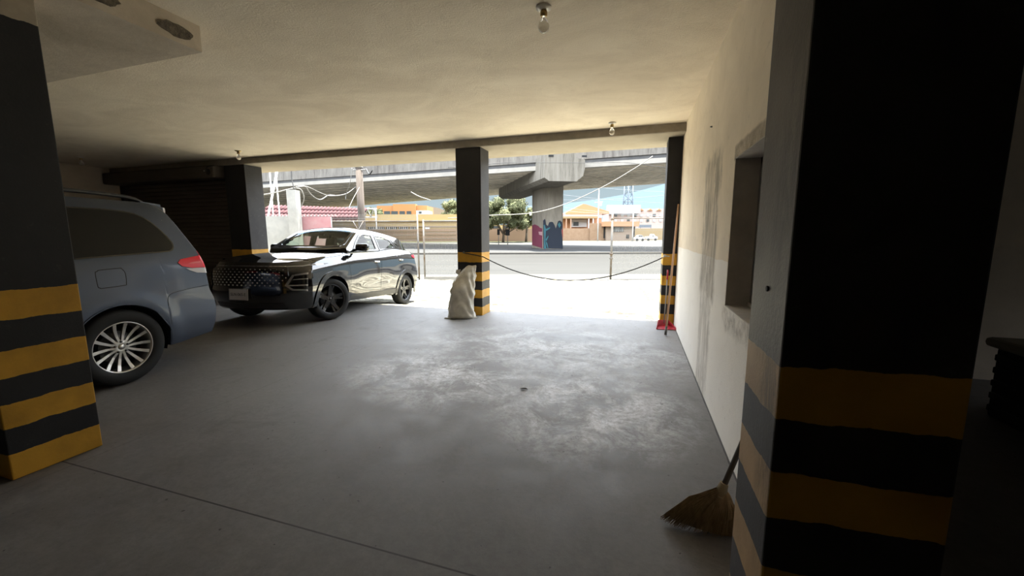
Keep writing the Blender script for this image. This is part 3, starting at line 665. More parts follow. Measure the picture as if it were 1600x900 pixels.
# ================================================================ LEFT OF THE APRON: white wall, column, pipes, wires
vw = 14.0
def U_(px, v, py=350): return SU(at(px, py, v=v))
def Z_(py, v, px=800): return at(px, py, v=v).z
b = MB(); sbox(b, U_(380, vw), U_(470, vw), vw, vw + .18, -.34, Z_(337, vw)); wl = b.build('boundary_wall', M['white_block'], label='whitewashed low wall behind the windscreen of the black crossover', cat='wall')
b = MB(); z0 = Z_(337, vw)
for i in range(26):
    uu = U_(384, vw) + i * .125; b.prism([S(uu, vw + .06, z0), S(uu + .06, vw + .06, z0), S(uu + .03, vw + .06, z0 + .05)], tuple(FWD * .02))
part(b, 'broken_glass_edge', M['white_block'], wl)
b = MB(); sbox(b, U_(471, vw), U_(516, vw), vw + .02, vw + .10, .1, Z_(338, vw)); pk = b.build('pink_panel', M['pink_sheet'], label='faded pink sheet panel beside the white square column', cat='panel')
for uu in (U_(472, vw), U_(515, vw)):
    b = MB(); sbox(b, uu - .02, uu + .02, vw + .1, vw + .14, -.34, Z_(338, vw)); part(b, 'post', M['white_pipe'], pk)
b = MB(); sbox(b, U_(453.5, 13.7), U_(467, 13.7), 13.6, 13.92, -.34, Z_(296, 13.7)); b.build('square_column', M['white_block'], label='white square masonry column sprouting cables from its top', cat='column')
b = MB(); b.tube([S(U_(411, 14.6), 14.6, -.34), S(U_(411, 14.6), 14.6, Z_(281, 14.6))], .075, 10); b.build('wooden_post', M['wood_pole'], label='short brown wooden post at the corner of the whitewashed wall', cat='post')
for (a, c_, v, r, lab) in (((434, 262), (419, 338), 14.3, .035, 'white pipe leaning over the whitewashed wall, the thickest one'), ((421, 262), (427, 338), 14.4, .022, 'thin white pipe crossing behind the leaning thick pipe'), ((430, 262), (437, 338), 14.5, .022, 'thin white pipe standing nearest the square column')):
    A = at(*a, v=v); B = at(*c_, v=v); dd = (B - A) / (A.z - B.z); B2 = B + dd * (B.z + .34)
    b = MB(); b.tube([A - dd * .5, B2], r, 8); b.build('metal_pipe', M['white_pipe'], label=lab, cat='pipe', group='pipes over the whitewashed wall')
# utility pole
b = MB(); up_u = U_(565.5, 19.5); b.tube([S(up_u, 19.5, -.45), S(up_u, 19.5, Z_(262, 19.5))], [.19, .16], 14)
po = b.build('utility_pole', M['wood_pole'], label='thick brown utility pole rising behind the roof of the black crossover', cat='pole')
b = MB(); b.tube([S(up_u - .25, 19.4, Z_(266, 19.5)), S(up_u + .35, 19.4, Z_(265, 19.5))], .03, 8); part(b, 'crossarm', M['rail_grey'], po)
b = MB(); b.lathe([(.18, 0), (.2, .05), (.1, .08)], S(up_u, 19.5, Z_(262, 19.5)), seg=12); part(b, 'pole_cap', M['rail_grey'], po)
# red tiled canopy roof behind the wall
b = MB(); v0 = 21.0; za, zb = Z_(338, v0) - .1, Z_(318, v0)
for i in range(27):
    uu = U_(395, v0) + i * .205; k = 1 - .25 * i / 27
    for j_ in range(3):
        b.tube([S(uu + .1, v0 + .5 * j_, za + (zb - za) * k * j_ / 3), S(uu + .1, v0 + .5 * j_ + .55, za + (zb - za) * k * (j_ + 1.0) / 3)], [.115, .10], 8)
b.prism([S(U_(395, v0), v0 + .2, za - .06), S(U_(512, v0), v0 + .2, za - .06), S(U_(512, v0), v0 + 1.6, zb - .35), S(U_(395, v0), v0 + 1.6, zb - .12)], (0, 0, .05))
cn = b.build('tiled_canopy', M['red_tile'], label='dark red tiled canopy seen over the whitewashed wall', cat='roof')
for px in (400, 440, 505):
    b = MB(); sbox(b, U_(px, v0) - .06, U_(px, v0) + .06, v0 + .5, v0 + .62, -.45, za); part(b, 'post', M['wood_pole'], cn)
# cables
def wire(name, pts, r, mat, label, v=None, cat='cable', group=None):
    P = [at(q[0], q[1], v=q[2]) for q in pts]
    b = MB(); b.tube(cable(P, 16), r, 6); return b.build(name, mat, label=label, cat=cat, group=group)
wire('hanging_cable', [(398, 306, 13.4), (425, 302, 13.5), (458, 294, 13.7)], .02, M['cable_white'], 'cream cable running from the shutter pillar side to the square column')
wire('hanging_cable', [(459, 294, 13.7), (470, 296, 13.8), (475, 310, 13.9), (470, 325, 14), (469, 333, 14)], .018, M['cable_white'], 'cream cable looping down beside the square column')
wire('hanging_cable', [(462, 293, 13.7), (476, 291, 14.5), (486, 304, 15.5), (500, 312, 16.5), (514, 305, 17.5), (528, 306, 18.5), (541, 303, 19.2)], .022, M['cable_white'], 'lower of the cream cables looping toward the utility pole')
wire('hanging_cable', [(462, 292, 13.7), (480, 292, 14.5), (500, 301, 16), (516, 306, 17.5), (540, 303, 18.6), (556, 292, 19.3)], .018, M['cable_white'], 'upper of the cream cables looping toward the utility pole')
wire('hanging_cable', [(455, 262, 13.9), (456, 280, 13.8), (460, 296, 13.7)], .016, M['cable_black'], 'dark cable dropping onto the top of the square column')
wire('hanging_cable', [(562, 292, 19.3), (552, 310, 17.8), (545, 325, 16.5)], .012, M['cable_white'], 'thin guy cable dropping leftward from the utility pole')
wire('hanging_cable', [(550, 262, 18), (547, 285, 18), (541, 303, 18.5), (540, 312, 18.5)], .014, M['cable_white'], 'cream drop cable hanging beside the utility pole')
wire('hanging_cable', [(642, 300, 17), (655, 307, 17), (673, 313, 17)], .022, M['cable_white'], 'short length of white cable hanging free under the viaduct')
wire('hanging_cable', [(572, 264, 19.5), (577, 272, 19), (582, 266, 18.6)], .03, M['cable_black'], 'dark loop of cable at the head of the utility pole')
wire('hanging_cable', [(700, 341, 15.6), (766, 336.5, 15.6), (829, 333, 15.6), (880, 320, 15.6), (940, 293, 15.6), (990, 264, 15.6), (1020, 244, 15.6)], .015, M['cable_white'], 'white cable crossing in front of the viaduct pier and rising away')
wire('hanging_cable', [(700, 262, 19), (800, 254, 22), (900, 254.5, 24), (975, 254, 24), (1040, 262, 24)], .014, M['cable_black'], 'thin dark cable stretched across the viaduct parapet')
b = MB(); b.box(at(829, 334, v=15.6), (.06, .06, .12)); b.build('cable_clamp', M['white_pipe'], label='small pale clamp on the white cable in front of the pier', cat='clamp')
# ================================================================ VIADUCT
HS = 8.3
def P_(px, py, z=HS): return at(px, py, z=z)
n_near = [P_(410, 293), P_(710, 275), P_(850, 264), P_(1040, 253)]
n_far = [P_(505, 327), P_(709, 311), P_(767, 306), P_(886, 296.7), P_(1039, 287.5)]
def line_at(pts, u):
    us = [(SU(q), q.dot(FWD)) for q in pts]
    if u <= us[0][0]: a, b_ = us[0], us[1]
    elif u >= us[-1][0]: a, b_ = us[-2], us[-1]
    else:
        for a, b_ in zip(us, us[1:]):
            if a[0] <= u <= b_[0]: break
    return a[1] + (b_[1] - a[1]) * (u - a[0]) / (b_[0] - a[0])
us = [-75 + i * 3.0 for i in range(38)]
near = [line_at([n_near[0], n_near[-1]], u) for u in us]
# far edge: smooth quadratic through three of its points
qs = [(SU(q), q.dot(FWD)) for q in (n_far[0], n_far[2], n_far[4])]
def quad(u):
    (a, fa), (b_, fb), (c_, fc) = qs
    return fa * (u - b_) * (u - c_) / ((a - b_) * (a - c_)) + fb * (u - a) * (u - c_) / ((b_ - a) * (b_ - c_)) + fc * (u - a) * (u - b_) / ((c_ - a) * (c_ - b_))
far = [quad(u) for u in us]
vd = empty('viaduct', (0, 0, 0), label='long concrete road viaduct crossing beyond the fence', cat='bridge')
def sweep(prof_fn, n_pts, name, mat):
    b = MB(); g = []
    for i, u in enumerate(us): g.append([b.bm.verts.new(S(u, vv, z)) for (vv, z) in prof_fn(i)])
    for i in range(len(us) - 1):
        for k in range(n_pts): b.bm.faces.new((g[i][k], g[i + 1][k], g[i + 1][(k + 1) % n_pts], g[i][(k + 1) % n_pts]))
    b.bm.faces.new(g[0]); b.bm.faces.new(g[-1][::-1])
    return part(b, name, mat, vd)
sweep(lambda i: [(near[i] + .9, HS + .35), (far[i], HS + .35), (far[i], HS + 1.0), (near[i] + .2, HS + 1.0)], 4, 'deck', M['soffit_rib'])
# the underside ribs: box beams side by side
NB = 14
for k in range(NB):
    sweep(lambda i: [(near[i] + .7 + (far[i] - near[i] - .9) * (k + .16) / NB, HS + .02), (near[i] + .7 + (far[i] - near[i] - .9) * (k + .84) / NB, HS + .02), (near[i] + .7 + (far[i] - near[i] - .9) * (k + .84) / NB, HS + .36), (near[i] + .7 + (far[i] - near[i] - .9) * (k + .16) / NB, HS + .36)], 4, 'deck_beam', M['soffit_rib'])
sweep(lambda i: [(near[i], HS - .05), (near[i] + .7, HS), (near[i] + .7, HS + .42), (near[i], HS + .42)], 4, 'edge_beam', M['fascia_pale'])
sweep(lambda i: [(near[i] + .14, HS + .42), (near[i] + .6, HS + .42), (near[i] + .6, HS + .80), (near[i] + .14, HS + .80)], 4, 'ledge', M['fascia_shadow'])
sweep(lambda i: [(near[i] + .02, HS + .80), (near[i] + .6, HS + .80), (near[i] + .5, HS + 2.9), (near[i] + .22, HS + 2.9)], 4, 'parapet', M['fascia'])
sweep(lambda i: [(far[i] - .4, HS + 1.0), (far[i], HS + 1.0), (far[i], HS + 2.9), (far[i] - .25, HS + 2.9)], 4, 'parapet', M['fascia'])
# pier and its cap
pr_ = empty('viaduct_pier', (0, 0, 0), label='broad concrete viaduct pier painted with magenta and navy graffiti', cat='pier')
VA = 46.8; A = at(848, 389, v=VA); A = S(SU(A), VA, -.31)
C_ = S(U_(880, VA - .3), VA - .3, -.31); B_ = S(U_(831, VA + 4.2), VA + 4.2, -.31); D_ = C_ + (B_ - A)
ZP = Z_(290, VA)
b = MB(); b.prism([A, C_, D_, B_], (0, 0, ZP + .31)); bmesh.ops.bevel(b.bm, geom=[e for e in b.bm.edges if abs((e.verts[0].co - e.verts[1].co).z) > 2], offset=.12, segments=2, affect='EDGES'); part(b, 'shaft', M['pier'], pr_)
# cap: hammerhead along the shaft's long side, overhanging toward the street
vc = 41.0
c0 = S(U_(850, vc), vc, 0); c1 = S(U_(912, vc), vc, 0)
zb_, zt_ = Z_(283, vc), Z_(240, vc)
back = (B_ - A).normalized()
b = MB()
ax = back; L_ = 21.
e0 = [c0 + ax * d for d in (0, L_)]; e1 = [c1 + ax * d for d in (0, L_)]
w_ = (c1 - c0)
prof2 = [(0.02, zt_), (0.0, zb_ + .9), (.0, zb_ + .35), (.12, zb_), (.80, zb_ - .05), (.96, zb_ + .5), (1.0, zb_ + 1.2), (1.0, zt_ - .6), (.78, zt_ - .45), (.78, zt_)]
pl_ = [c0 + w_ * s + Vector((0, 0, z)) for s, z in prof2]
b.prism(pl_, ax * L_); part(b, 'cap_beam', M['cap'], pr_)
for (s, z) in ((.16, zt_ - .22), (.98, zt_ - .28)):
    b = MB(); q = c0 + w_ * s + Vector((0, 0, z)) - FWD * .03; b.box(q, (.5, .06, .18), Matrix.Rotation(math.radians(17.5), 3, 'Z')); part(b, 'drain_slot', M['dark_void'], pr_)
# graffiti: flat painted shapes on the two visible faces
def face_pt(O, Xd, s, z, off): return O + Xd * s + Vector((0, 0, z)) + off
def decal(poly, O, Xd, off, mat, name='graffiti', th=.02):
    b = MB(); b.prism([face_pt(O, Xd, s, z, off * .0 + off) for s, z in poly], -off.normalized() * (off.length - .001)); return part(b, name, mat, pr_)
fX = (C_ - A).normalized(); fN = Vector((fX.y, -fX.x, 0)); 
if fN.dot(FWD) > 0: fN = -fN
lX = (B_ - A).normalized(); lN = Vector((lX.y, -lX.x, 0))
if lN.dot(SID) > 0: lN = -lN
def fpt(px, py):       # picture point on the front face
    r = ray(px, py); O = Vector((0, 0, CAM_H)); t = (A - O).dot(fN) / r.dot(fN); q = O + r * t - A; return (q.dot(fX), q.z)
def lpt(px, py):
    r = ray(px, py); O = Vector((0, 0, CAM_H)); t = (A - O).dot(lN) / r.dot(lN); q = O + r * t - A; return (q.dot(lX), q.z)
decal([fpt(*q) for q in ((849, 388), (848.6, 345), (850.5, 342.5), (852, 343), (853.5, 351), (856, 353), (858, 347.5), (861, 346.5), (864, 347), (866.5, 352), (868.5, 357), (870.5, 350), (872, 345.5), (875, 344.5), (878, 347), (879, 351), (879, 356), (877, 360), (878, 368), (879.2, 375), (879.4, 388.5))], A, fX, fN * .03, M['mural_navy'])
decal([fpt(*q) for q in ((850, 389), (850.5, 372), (849.5, 352), (851, 351), (853, 358), (852, 378), (853.5, 388.5))], A, fX, fN * .05, M['mural_teal'])
for poly in (((852.5, 358), (859.5, 355), (859.3, 356.8), (853.5, 361)), ((852.5, 374), (856.8, 368), (857, 370), (853.5, 377)), ((852.5, 376), (855, 380), (857, 388.6), (856, 388.6), (853.6, 382)), ((871.5, 351), (874, 347), (876.5, 352), (874, 356.5))):
    decal([fpt(*q) for q in poly], A, fX, fN * .06, M['mural_teal'])
decal([fpt(*q) for q in ((877.5, 360), (879.6, 357), (879.6, 374))], A, fX, fN * .055, M['mural_red'])
mg = [lpt(*q) for q in ((847.5, 388), (831.6, 382.7), (831.6, 352), (836, 350.5), (841, 353), (844, 356), (847.5, 357))]
decal(mg, A, lX, lN * .03, M['mural_magenta'])
decal([lpt(*q) for q in ((847.5, 362), (842, 362), (843, 366.5), (847.5, 368))], A, lX, lN * .05, M['mural_pink'])

# ================================================================ FAR SIDE OF THE ROAD
ZG = -.32
def fbox(b, px0, px1, v, dep, py0, py1=None, mi=0):
    """block facing the street: picture columns px0..px1 at distance v, top at row py0, bottom at row py1 or the ground"""
    z1 = Z_(py0, v); z0 = ZG if py1 is None else Z_(py1, v)
    return sbox(b, U_(px0, v), U_(px1, v), v, v + dep, z0, z1, mi)
# long peach wall
b = MB(); fbox(b, 560, 833, 92, .4, 357.5); pw_ = b.build('boundary_wall', M['peach_wall'], label='long peach street wall seen across the road under the trees', cat='wall')
b = MB()
for i in range(3): sbox(b, U_(560, 92), U_(712, 92), 91.9, 92, ZG + .8 + i * .8, ZG + .86 + i * .8)
part(b, 'course_line', M['tan_wall'], pw_)
# yellow building with a window band
bl = empty('long_building', (0, 0, 0), label='long low yellow building with a strip of dark windows across the road', cat='building')
b = MB(); fbox(b, 512, 745, 104, 10, 334.5); part(b, 'wall', M['yellow_wall'], bl)
b = MB(); fbox(b, 512, 745, 103.4, .8, 344, 345.5); part(b, 'ledge', M['tan_wall'], bl)
b = MB(); fbox(b, 512, 745, 103.6, .8, 352.5, 354); part(b, 'ledge', M['hill_brown'], bl)
for (x0, x1) in ((575, 601), (603, 620.5), (622, 638), (639.5, 652)):
    b = MB(); fbox(b, x0, x1, 103.9, .2, 354, 361.5); o = part(b, 'window', M['dark_glass_far'], bl)
    b = MB(); k = x0 + 2
    while k < x1 - 1: fbox(b, k, k + .5, 103.7, .1, 354, 361.5); k += 3.0
    b.build('mullion', M['white_paint'], o)
b = MB(); fbox(b, 664, 671, 103.5, .3, 355, 361.5); part(b, 'notice_board', M['white_paint'], bl)
b = MB(); sbox(b, U_(668, 103.9), U_(712, 103.9), 103.85, 104, Z_(361, 104), Z_(353, 104)); part(b, 'recess_panel', M['tan_wall'], bl)
# white lattice truss above the yellow building's left part
b = MB(); v = 99.
zt2, zb2 = Z_(326, v), Z_(339, v); ua, ub = U_(512, v), U_(590, v)
b.tube([S(ua, v, zt2), S(ub, v, zt2)], .18, 5); b.tube([S(ua, v, zb2), S(ub, v, zb2)], .18, 5); k = 8
for i in range(k):
    a0 = ua + (ub - ua) * i / k; a1 = ua + (ub - ua) * (i + .5) / k; a2 = ua + (ub - ua) * (i + 1) / k
    b.tube([S(a0, v, zb2), S(a1, v, zt2), S(a2, v, zb2)], .14, 5)
for px in (514, 588): b.tube([S(U_(px, v), v, ZG), S(U_(px, v), v, zt2)], .2, 6)
b.build('lattice_truss', M['white_paint'], label='white zigzag steel truss over the yellow building', cat='truss')
# orange building and hill behind
b = MB(); fbox(b, 590, 668, 150, 12, 321); fbox(b, 615, 650, 149, 3, 318.5); ob = b.build('orange_building', M['orange_wall'], label='orange building rising behind the long yellow building', cat='building')
for (x0, x1) in ((601, 610), (612, 622), (625, 633), (636, 643)):
    b = MB(); fbox(b, x0, x1, 148.8, .3, 329.5, 334.5); part(b, 'window', M['dark_glass_far'], ob)
b = MB(); fbox(b, 651, 669, 140, 8, 328.5); wb = b.build('rooftop_store', M['white_paint'], label='small white block beside the orange building', cat='building')
b = MB(); fbox(b, 655, 659, 139.8, .3, 330, 333); part(b, 'window', M['dark_glass_far'], wb)
b = MB(); v = 230
prof = [(560, 330), (600, 322), (640, 320), (665, 321), (685, 325), (705, 332), (730, 336), (760, 340)]
b.prism([S(U_(560, v), v, ZG)] + [at(px, py, v=v) for px, py in prof] + [S(U_(760, v), v, ZG)], FWD * 40); struct('hill', b, M['hill_brown'])
# signs on the median
for (x0, x1, y0, y1, lab) in ((776.8, 780.8, 358, 367, 'smaller dark sign board on a thin post, nearer the slim pillar'), (789.8, 796.4, 358, 368, 'larger dark sign board on a thin post, nearer the pier')):
    v = 62.; sg = empty('road_sign', (0, 0, 0), label=lab, cat='sign')
    b = MB(); fbox(b, x0, x1, v, .08, y0, y1); part(b, 'board', M['dark_void'], sg)
    b = MB(); um = U_((x0 + x1) / 2, v); b.tube([S(um, v + .1, ZG), S(um, v + .1, Z_(y0, v))], .06, 6); part(b, 'post', M['rail_grey'], sg)

# trees: noisy leaf clusters
def tree(px, v, z_top, hw, hd, trunk_px=None, seed=1, label='', leaf='leaf', zbot=None, nb=26, sz=1.0, parts=True, n_leaf=2600, ls=.34):
    rt = random.Random(seed); u = U_(px, v)
    t_ = empty('tree', tuple(S(u, v, ZG)), label=label, cat='tree')
    zb = zbot if zbot is not None else ZG + 1.8
    b = MB(); ctr = Vector((0, 0, (z_top + zb) / 2 - ZG)); rz = (z_top - zb) / 2
    blobs = []
    for i in range(nb):
        a = rt.uniform(0, 2 * PI); rr = rt.uniform(.1, .72) ** .7; el = rt.uniform(-.75, .8)
        c = ctr + SID * (math.cos(a) * hw * rr * math.sqrt(1 - el * el * .6)) + FWD * (math.sin(a) * hd * rr) + Vector((0, 0, rz * el * .85)); blobs.append((c, rt.uniform(.26, .44) * min(hw, rz) * sz))
    for i in range(n_leaf):
        c, r = rt.choice(blobs); d = Vector((rt.gauss(0, 1), rt.gauss(0, 1), rt.gauss(0, 1))).normalized() * r * rt.uniform(.55, 1.06)
        q = c + d; nrm = (d.normalized() + Vector((rt.gauss(0, .5), rt.gauss(0, .5), rt.gauss(0, .5)))).normalized()
        a = nrm.orthogonal().normalized(); bb = nrm.cross(a); s = ls * rt.uniform(.6, 1.3); w = rt.uniform(0, 6.28); ca, sa = math.cos(w), math.sin(w)
        A_, B2 = a * ca + bb * sa, bb * ca - a * sa
        b.bm.faces.new([b.bm.verts.new(q + A_ * s), b.bm.verts.new(q + B2 * s * .5), b.bm.verts.new(q - A_ * s), b.bm.verts.new(q - B2 * s * .5)])
    for c, r in blobs:
        s_ = bmesh.ops.create_icosphere(b.bm, subdivisions=2, radius=r * .72)
        for q in s_['verts']: q.co = q.co * rt.uniform(.85, 1.15) + c
    b.build('crown', M[leaf], t_, fix=False)
    b = MB(); b.tube([(0, 0, -.02), (.1, 0, (zb - ZG) * .6), (.2, .1, ctr.z)], [.32, .26, .16], 8)
    for k in range(4):
        c, r = blobs[k]; b.tube([(.12, .02, (zb - ZG) * .7), c], [.16, .05], 6)
    b.build('trunk', M['trunk'], t_)
    return t_
tree(786, 84, Z_(303, 84), 6.9, 4.5, seed=2, label='broad pale green tree beside the viaduct pier, above the peach wall', zbot=Z_(362, 84), nb=46, n_leaf=16000, ls=.20)
tree(822, 88, Z_(322, 88), 2.6, 2.6, seed=4, label='smaller tree filling the gap next to the pier', zbot=Z_(362, 88), nb=16, n_leaf=4000, ls=.20)
tree(706, 124, Z_(311, 124), 3.5, 3.0, seed=5, label='green tree standing behind the yellow building by the slim pillar', zbot=Z_(345, 124), nb=20, n_leaf=4500, ls=.25)
tree(584, 124, Z_(322, 124), 3.5, 2.5, seed=6, label='yellowish tree behind the white truss', zbot=Z_(345, 124), nb=16, n_leaf=3000, ls=.25)
tree(535, 124, Z_(325, 124), 4.9, 2.5, seed=8, label='low tree behind the far end of the truss', zbot=Z_(345, 124), nb=16, n_leaf=3000, ls=.25)
# tan annex behind the small tree
b = MB(); fbox(b, 834, 842, 98, 5, 331); o = b.build('gatehouse', M['brick'], label='narrow tan building edge between the tree and the pier', cat='building')
b = MB(); fbox(b, 765, 832, 99, 5, 351); sb = b.build('roadside_shed', M['yellow_wall'], label='low olive shed behind the peach wall under the broad tree', cat='building')
for (x0, x1) in ((768, 779), (788, 797), (806, 822)):
    b = MB(); fbox(b, x0, x1, 98.8, .3, 353, 357); part(b, 'window', M['dark_glass_far'], sb)

# houses on the right
hs_ = empty('gabled_house', (0, 0, 0), label='orange house with a low gabled roof and an open terrace', cat='house')
b = MB(); v = 112; fbox(b, 876, 940, v, 10, 341); part(b, 'wall', M['orange_roof'], hs_)
b = MB(); b.prism([at(884, 332, v=v - .5), at(911, 318.5, v=v - .5), at(915, 319, v=v - .5), at(952, 330.5, v=v - .5), at(952, 334, v=v - .5), at(884, 334, v=v - .5)], FWD * 11); part(b, 'roof', M['orange_roof'], hs_)
b = MB(); fbox(b, 880, 940, v - .3, .3, 333.5, 340.5); part(b, 'upper_wall', M['pink_wall'], hs_)
b = MB(); fbox(b, 876, 934, v - 4, 4, 338.5, 341.5); part(b, 'terrace_roof', M['tan_wall'], hs_)
for px in (877, 884, 891, 919, 926, 933):
    b = MB(); fbox(b, px, px + 1.8, v - 3.9, .3, 341.5, 358); part(b, 'column', M['white_paint'] if px > 900 else M['peach_wall'], hs_)
b = MB(); fbox(b, 893, 917, v - 1, .3, 343, 355); part(b, 'window', M['white_paint'], hs_)
b = MB(); fbox(b, 896, 904, v - 1.2, .2, 347, 353); part(b, 'pane', M['dark_glass_far'], hs_)
b = MB(); fbox(b, 872, 928, v - 6, .5, 357); fbox(b, 922, 945, v - 6.5, .5, 349); fw_ = b.build('boundary_wall', M['brick'], label='tan block wall in front of the gabled house', cat='wall')
b = MB(); fbox(b, 943.5, 946, v - 6.6, .2, 355, 372.5); part(b, 'door', M['dark_void'], fw_)
h2 = empty('low_house', (0, 0, 0), label='low tan house with a deep flat eave and one barred window', cat='house')
v = 104.; b = MB(); fbox(b, 948, 993, v, 4, 354); part(b, 'wall', M['stone_wall'], h2)
b = MB(); fbox(b, 944, 999, v - 1.5, 5.8, 346.5, 354); part(b, 'eave', M['orange_roof'], h2)
b = MB(); fbox(b, 957, 975, v - .2, .3, 355.5, 362.5); w2 = part(b, 'window', M['dark_glass_far'], h2)
b = MB()
for k in range(6): fbox(b, 958 + k * 3, 958.6 + k * 3, v - .4, .1, 355.5, 362.5)
b.build('window_bar', M['white_paint'], w2)
b = MB(); fbox(b, 979.5, 984, v - .2, .3, 367, 373); part(b, 'door', M['dark_void'], h2)
b = MB(); fbox(b, 991, 992.5, v - .3, .3, 355, 373); part(b, 'corner_post', M['dark_void'], h2)
b = MB(); fbox(b, 991, 1060, 116, .5, 357.5); b.build('boundary_wall', M['tan_wall'], label='tan street wall behind the parked white vehicles', cat='wall')
# pale apartment rows with orange roof edges
ap = empty('apartment_row', (0, 0, 0), label='pale pink apartment row with orange roof tips far behind the wire fence', cat='building')
v = 150; b = MB(); fbox(b, 951, 1085, v, 10, 327); part(b, 'wall', M['pink_wall'], ap)
b = MB(); fbox(b, 949, 1000, v - 2, 2, 320.5, 334); part(b, 'white_upper_wall', M['white_paint'], ap)
for k, px in enumerate(range(974, 1070, 14)):
    b = MB(); b.prism([at(px - 4, 329, v=v - .6), at(px, 325.5, v=v - .6), at(px + 4, 329, v=v - .6)], FWD * 10); part(b, 'roof_tip', M['orange_roof'], ap)
for r_i, (y0, y1) in enumerate(((335, 339), (343, 347))):
    for k in range(10):
        x0 = 960 + k * 10; b = MB(); fbox(b, x0, x0 + 4, v - .3, .3, y0, y1); part(b, 'window', M['dark_glass_far'] if (k + r_i) % 3 == 0 else M['white_paint'], ap)
aw = empty('market_awning', (0, 0, 0), label='small blue-grey awning over the tan street wall', cat='awning')
b = MB(); fbox(b, 1000, 1018, 122, 1.4, 351.5, 356); part(b, 'canopy', M['tower_steel'], aw)
for px in (1001, 1017):
    b = MB(); fbox(b, px, px + .6, 122.2, .2, 353); part(b, 'post', M['tower_steel'], aw)
# utility pole and wires at the right
v = 100.; b = MB(); uu = U_(934.5, v); b.tube([S(uu, v, ZG), S(uu, v, Z_(296, v))], [.16, .1], 7)
pp = b.build('utility_pole', M['white_pipe'], label='slender pale utility pole in front of the gabled house', cat='pole')
b = MB(); b.tube([S(uu - 1.0, v, Z_(317, v)), S(uu + 1.0, v, Z_(316, v))], .12, 6); b.box(S(uu + .4, v, Z_(319.5, v)), (.7, .5, .9)); part(b, 'transformer', M['white_paint'], pp)
b = MB(); uu = U_(989, 98.); b.tube([S(uu, 98., ZG), S(uu, 98., Z_(328, 98.))], [.15, .1], 7); b.build('utility_pole', M['white_pipe'], label='short pale pole in front of the low tan house', cat='pole')
for i, (p0, p1, v0, v1) in enumerate((((870, 312), (1060, 303), 101, 90), ((870, 322.5), (1060, 338), 101, 95), ((870, 328), (1060, 336), 100, 95), ((870, 303), (1060, 318), 120, 120), ((900, 288), (1060, 300), 120, 110))):
    A_ = at(*p0, v=v0); B2 = at(*p1, v=v1); b = MB(); b.tube(cable([A_, B2], 12, .5), .03, 4)
    b.build('power_line', M['tower_steel'], label='thin power line strung across the sky beyond the pier', cat='cable', group='far power lines')
# transmission tower
v = 190.; tw = MB(); zt3 = Z_(270, v); n_l = 6
for px0, px1 in ((971, 974.5), (980, 980), (988.5, 986)):
    tw.tube([S(U_(px0, v), v, ZG), S(U_(px1, v), v, zt3)], .32, 5)
for k in range(9):
    z_a = ZG + (zt3 - ZG) * k / 9; z_b = ZG + (zt3 - ZG) * (k + 1) / 9
    tl = lambda z: U_(971, v) + (U_(974.5, v) - U_(971, v)) * (z - ZG) / (zt3 - ZG); tr = lambda z: U_(988.5, v) + (U_(986, v) - U_(988.5, v)) * (z - ZG) / (zt3 - ZG)
    tw.tube([S(tl(z_a), v, z_a), S(tr(z_b), v, z_b)], .15, 4); tw.tube([S(tr(z_a), v, z_a), S(tl(z_b), v, z_b)], .15, 4); tw.tube([S(tl(z_b), v, z_b), S(tr(z_b), v, z_b)], .15, 4)
tw.build('transmission_tower', M['tower_steel'], label='blue-grey lattice power tower against the sky beneath the viaduct', cat='tower')
# mountain
b = MB(); v = 1400.; prof = [(600, 330), (760, 326), (880, 318), (930, 312), (980, 303), (1040, 287), (1120, 270), (1300, 262), (1500, 300)]
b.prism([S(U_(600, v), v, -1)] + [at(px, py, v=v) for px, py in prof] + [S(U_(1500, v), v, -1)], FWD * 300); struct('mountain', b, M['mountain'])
b = MB(); sbox(b, -2500, 2500, 500, 1700, -1.2, -.4); struct('plain', b, M['ground'])
# small parked vehicles far right
def far_car(px0, px1, py_top, v, mat, label, pickup=False):
    L = U_(px1, v) - U_(px0, v); H = 1.5; e_ = empty('parked_car', tuple(S(U_(px0, v), v, ZG)), (0, 0, math.radians(17.5)), label=label, cat='car')
    pr2 = [(0, .35), (0, .85), (.05 * L, .95), (.25 * L, 1.0), (.36 * L, H), (.72 * L, H), (.86 * L, 1.0), (.98 * L, .92), (L, .7), (L, .35)]
    if pickup: pr2 = [(0, .4), (0, 1.05), (.45 * L, 1.05), (.47 * L, 1.7), (.68 * L, 1.7), (.78 * L, 1.15), (.99 * L, 1.05), (L, .4)]
    b = MB(); b.prism([(x, 0, z) for x, z in pr2], (0, 1.7, 0)); bmesh.ops.bevel(b.bm, geom=b.bm.edges[:], offset=.06, segments=2, affect='EDGES'); b.build('body', mat, e_)
    b = MB(); a0, a1 = (.49, .66) if pickup else (.30, .80)
    b.prism([(a0 * L, -.01, 1.08), (a1 * L, -.01, 1.08), (a1 * L * .9, -.01, 1.4), (a0 * L * 1.15, -.01, 1.4)], (0, 1.72, 0)); b.build('window', M['dark_glass_far'], e_)
    for fx_ in (.18, .8):
        b = MB(); b.lathe([(.20, 0), (.32, .0), (.32, .2), (.2, .2)], (fx_ * L, -.02, .32), 'Y', 16); b.build('wheel', M['dark_void'], e_)
far_car(994, 1008, 370, 96, M['white_paint'], 'small white car parked before the tan street wall, nearer the low house')
far_car(1011, 1029, 368, 101, M['white_paint'], 'white pickup parked before the tan street wall, nearer the wall pillar', True)
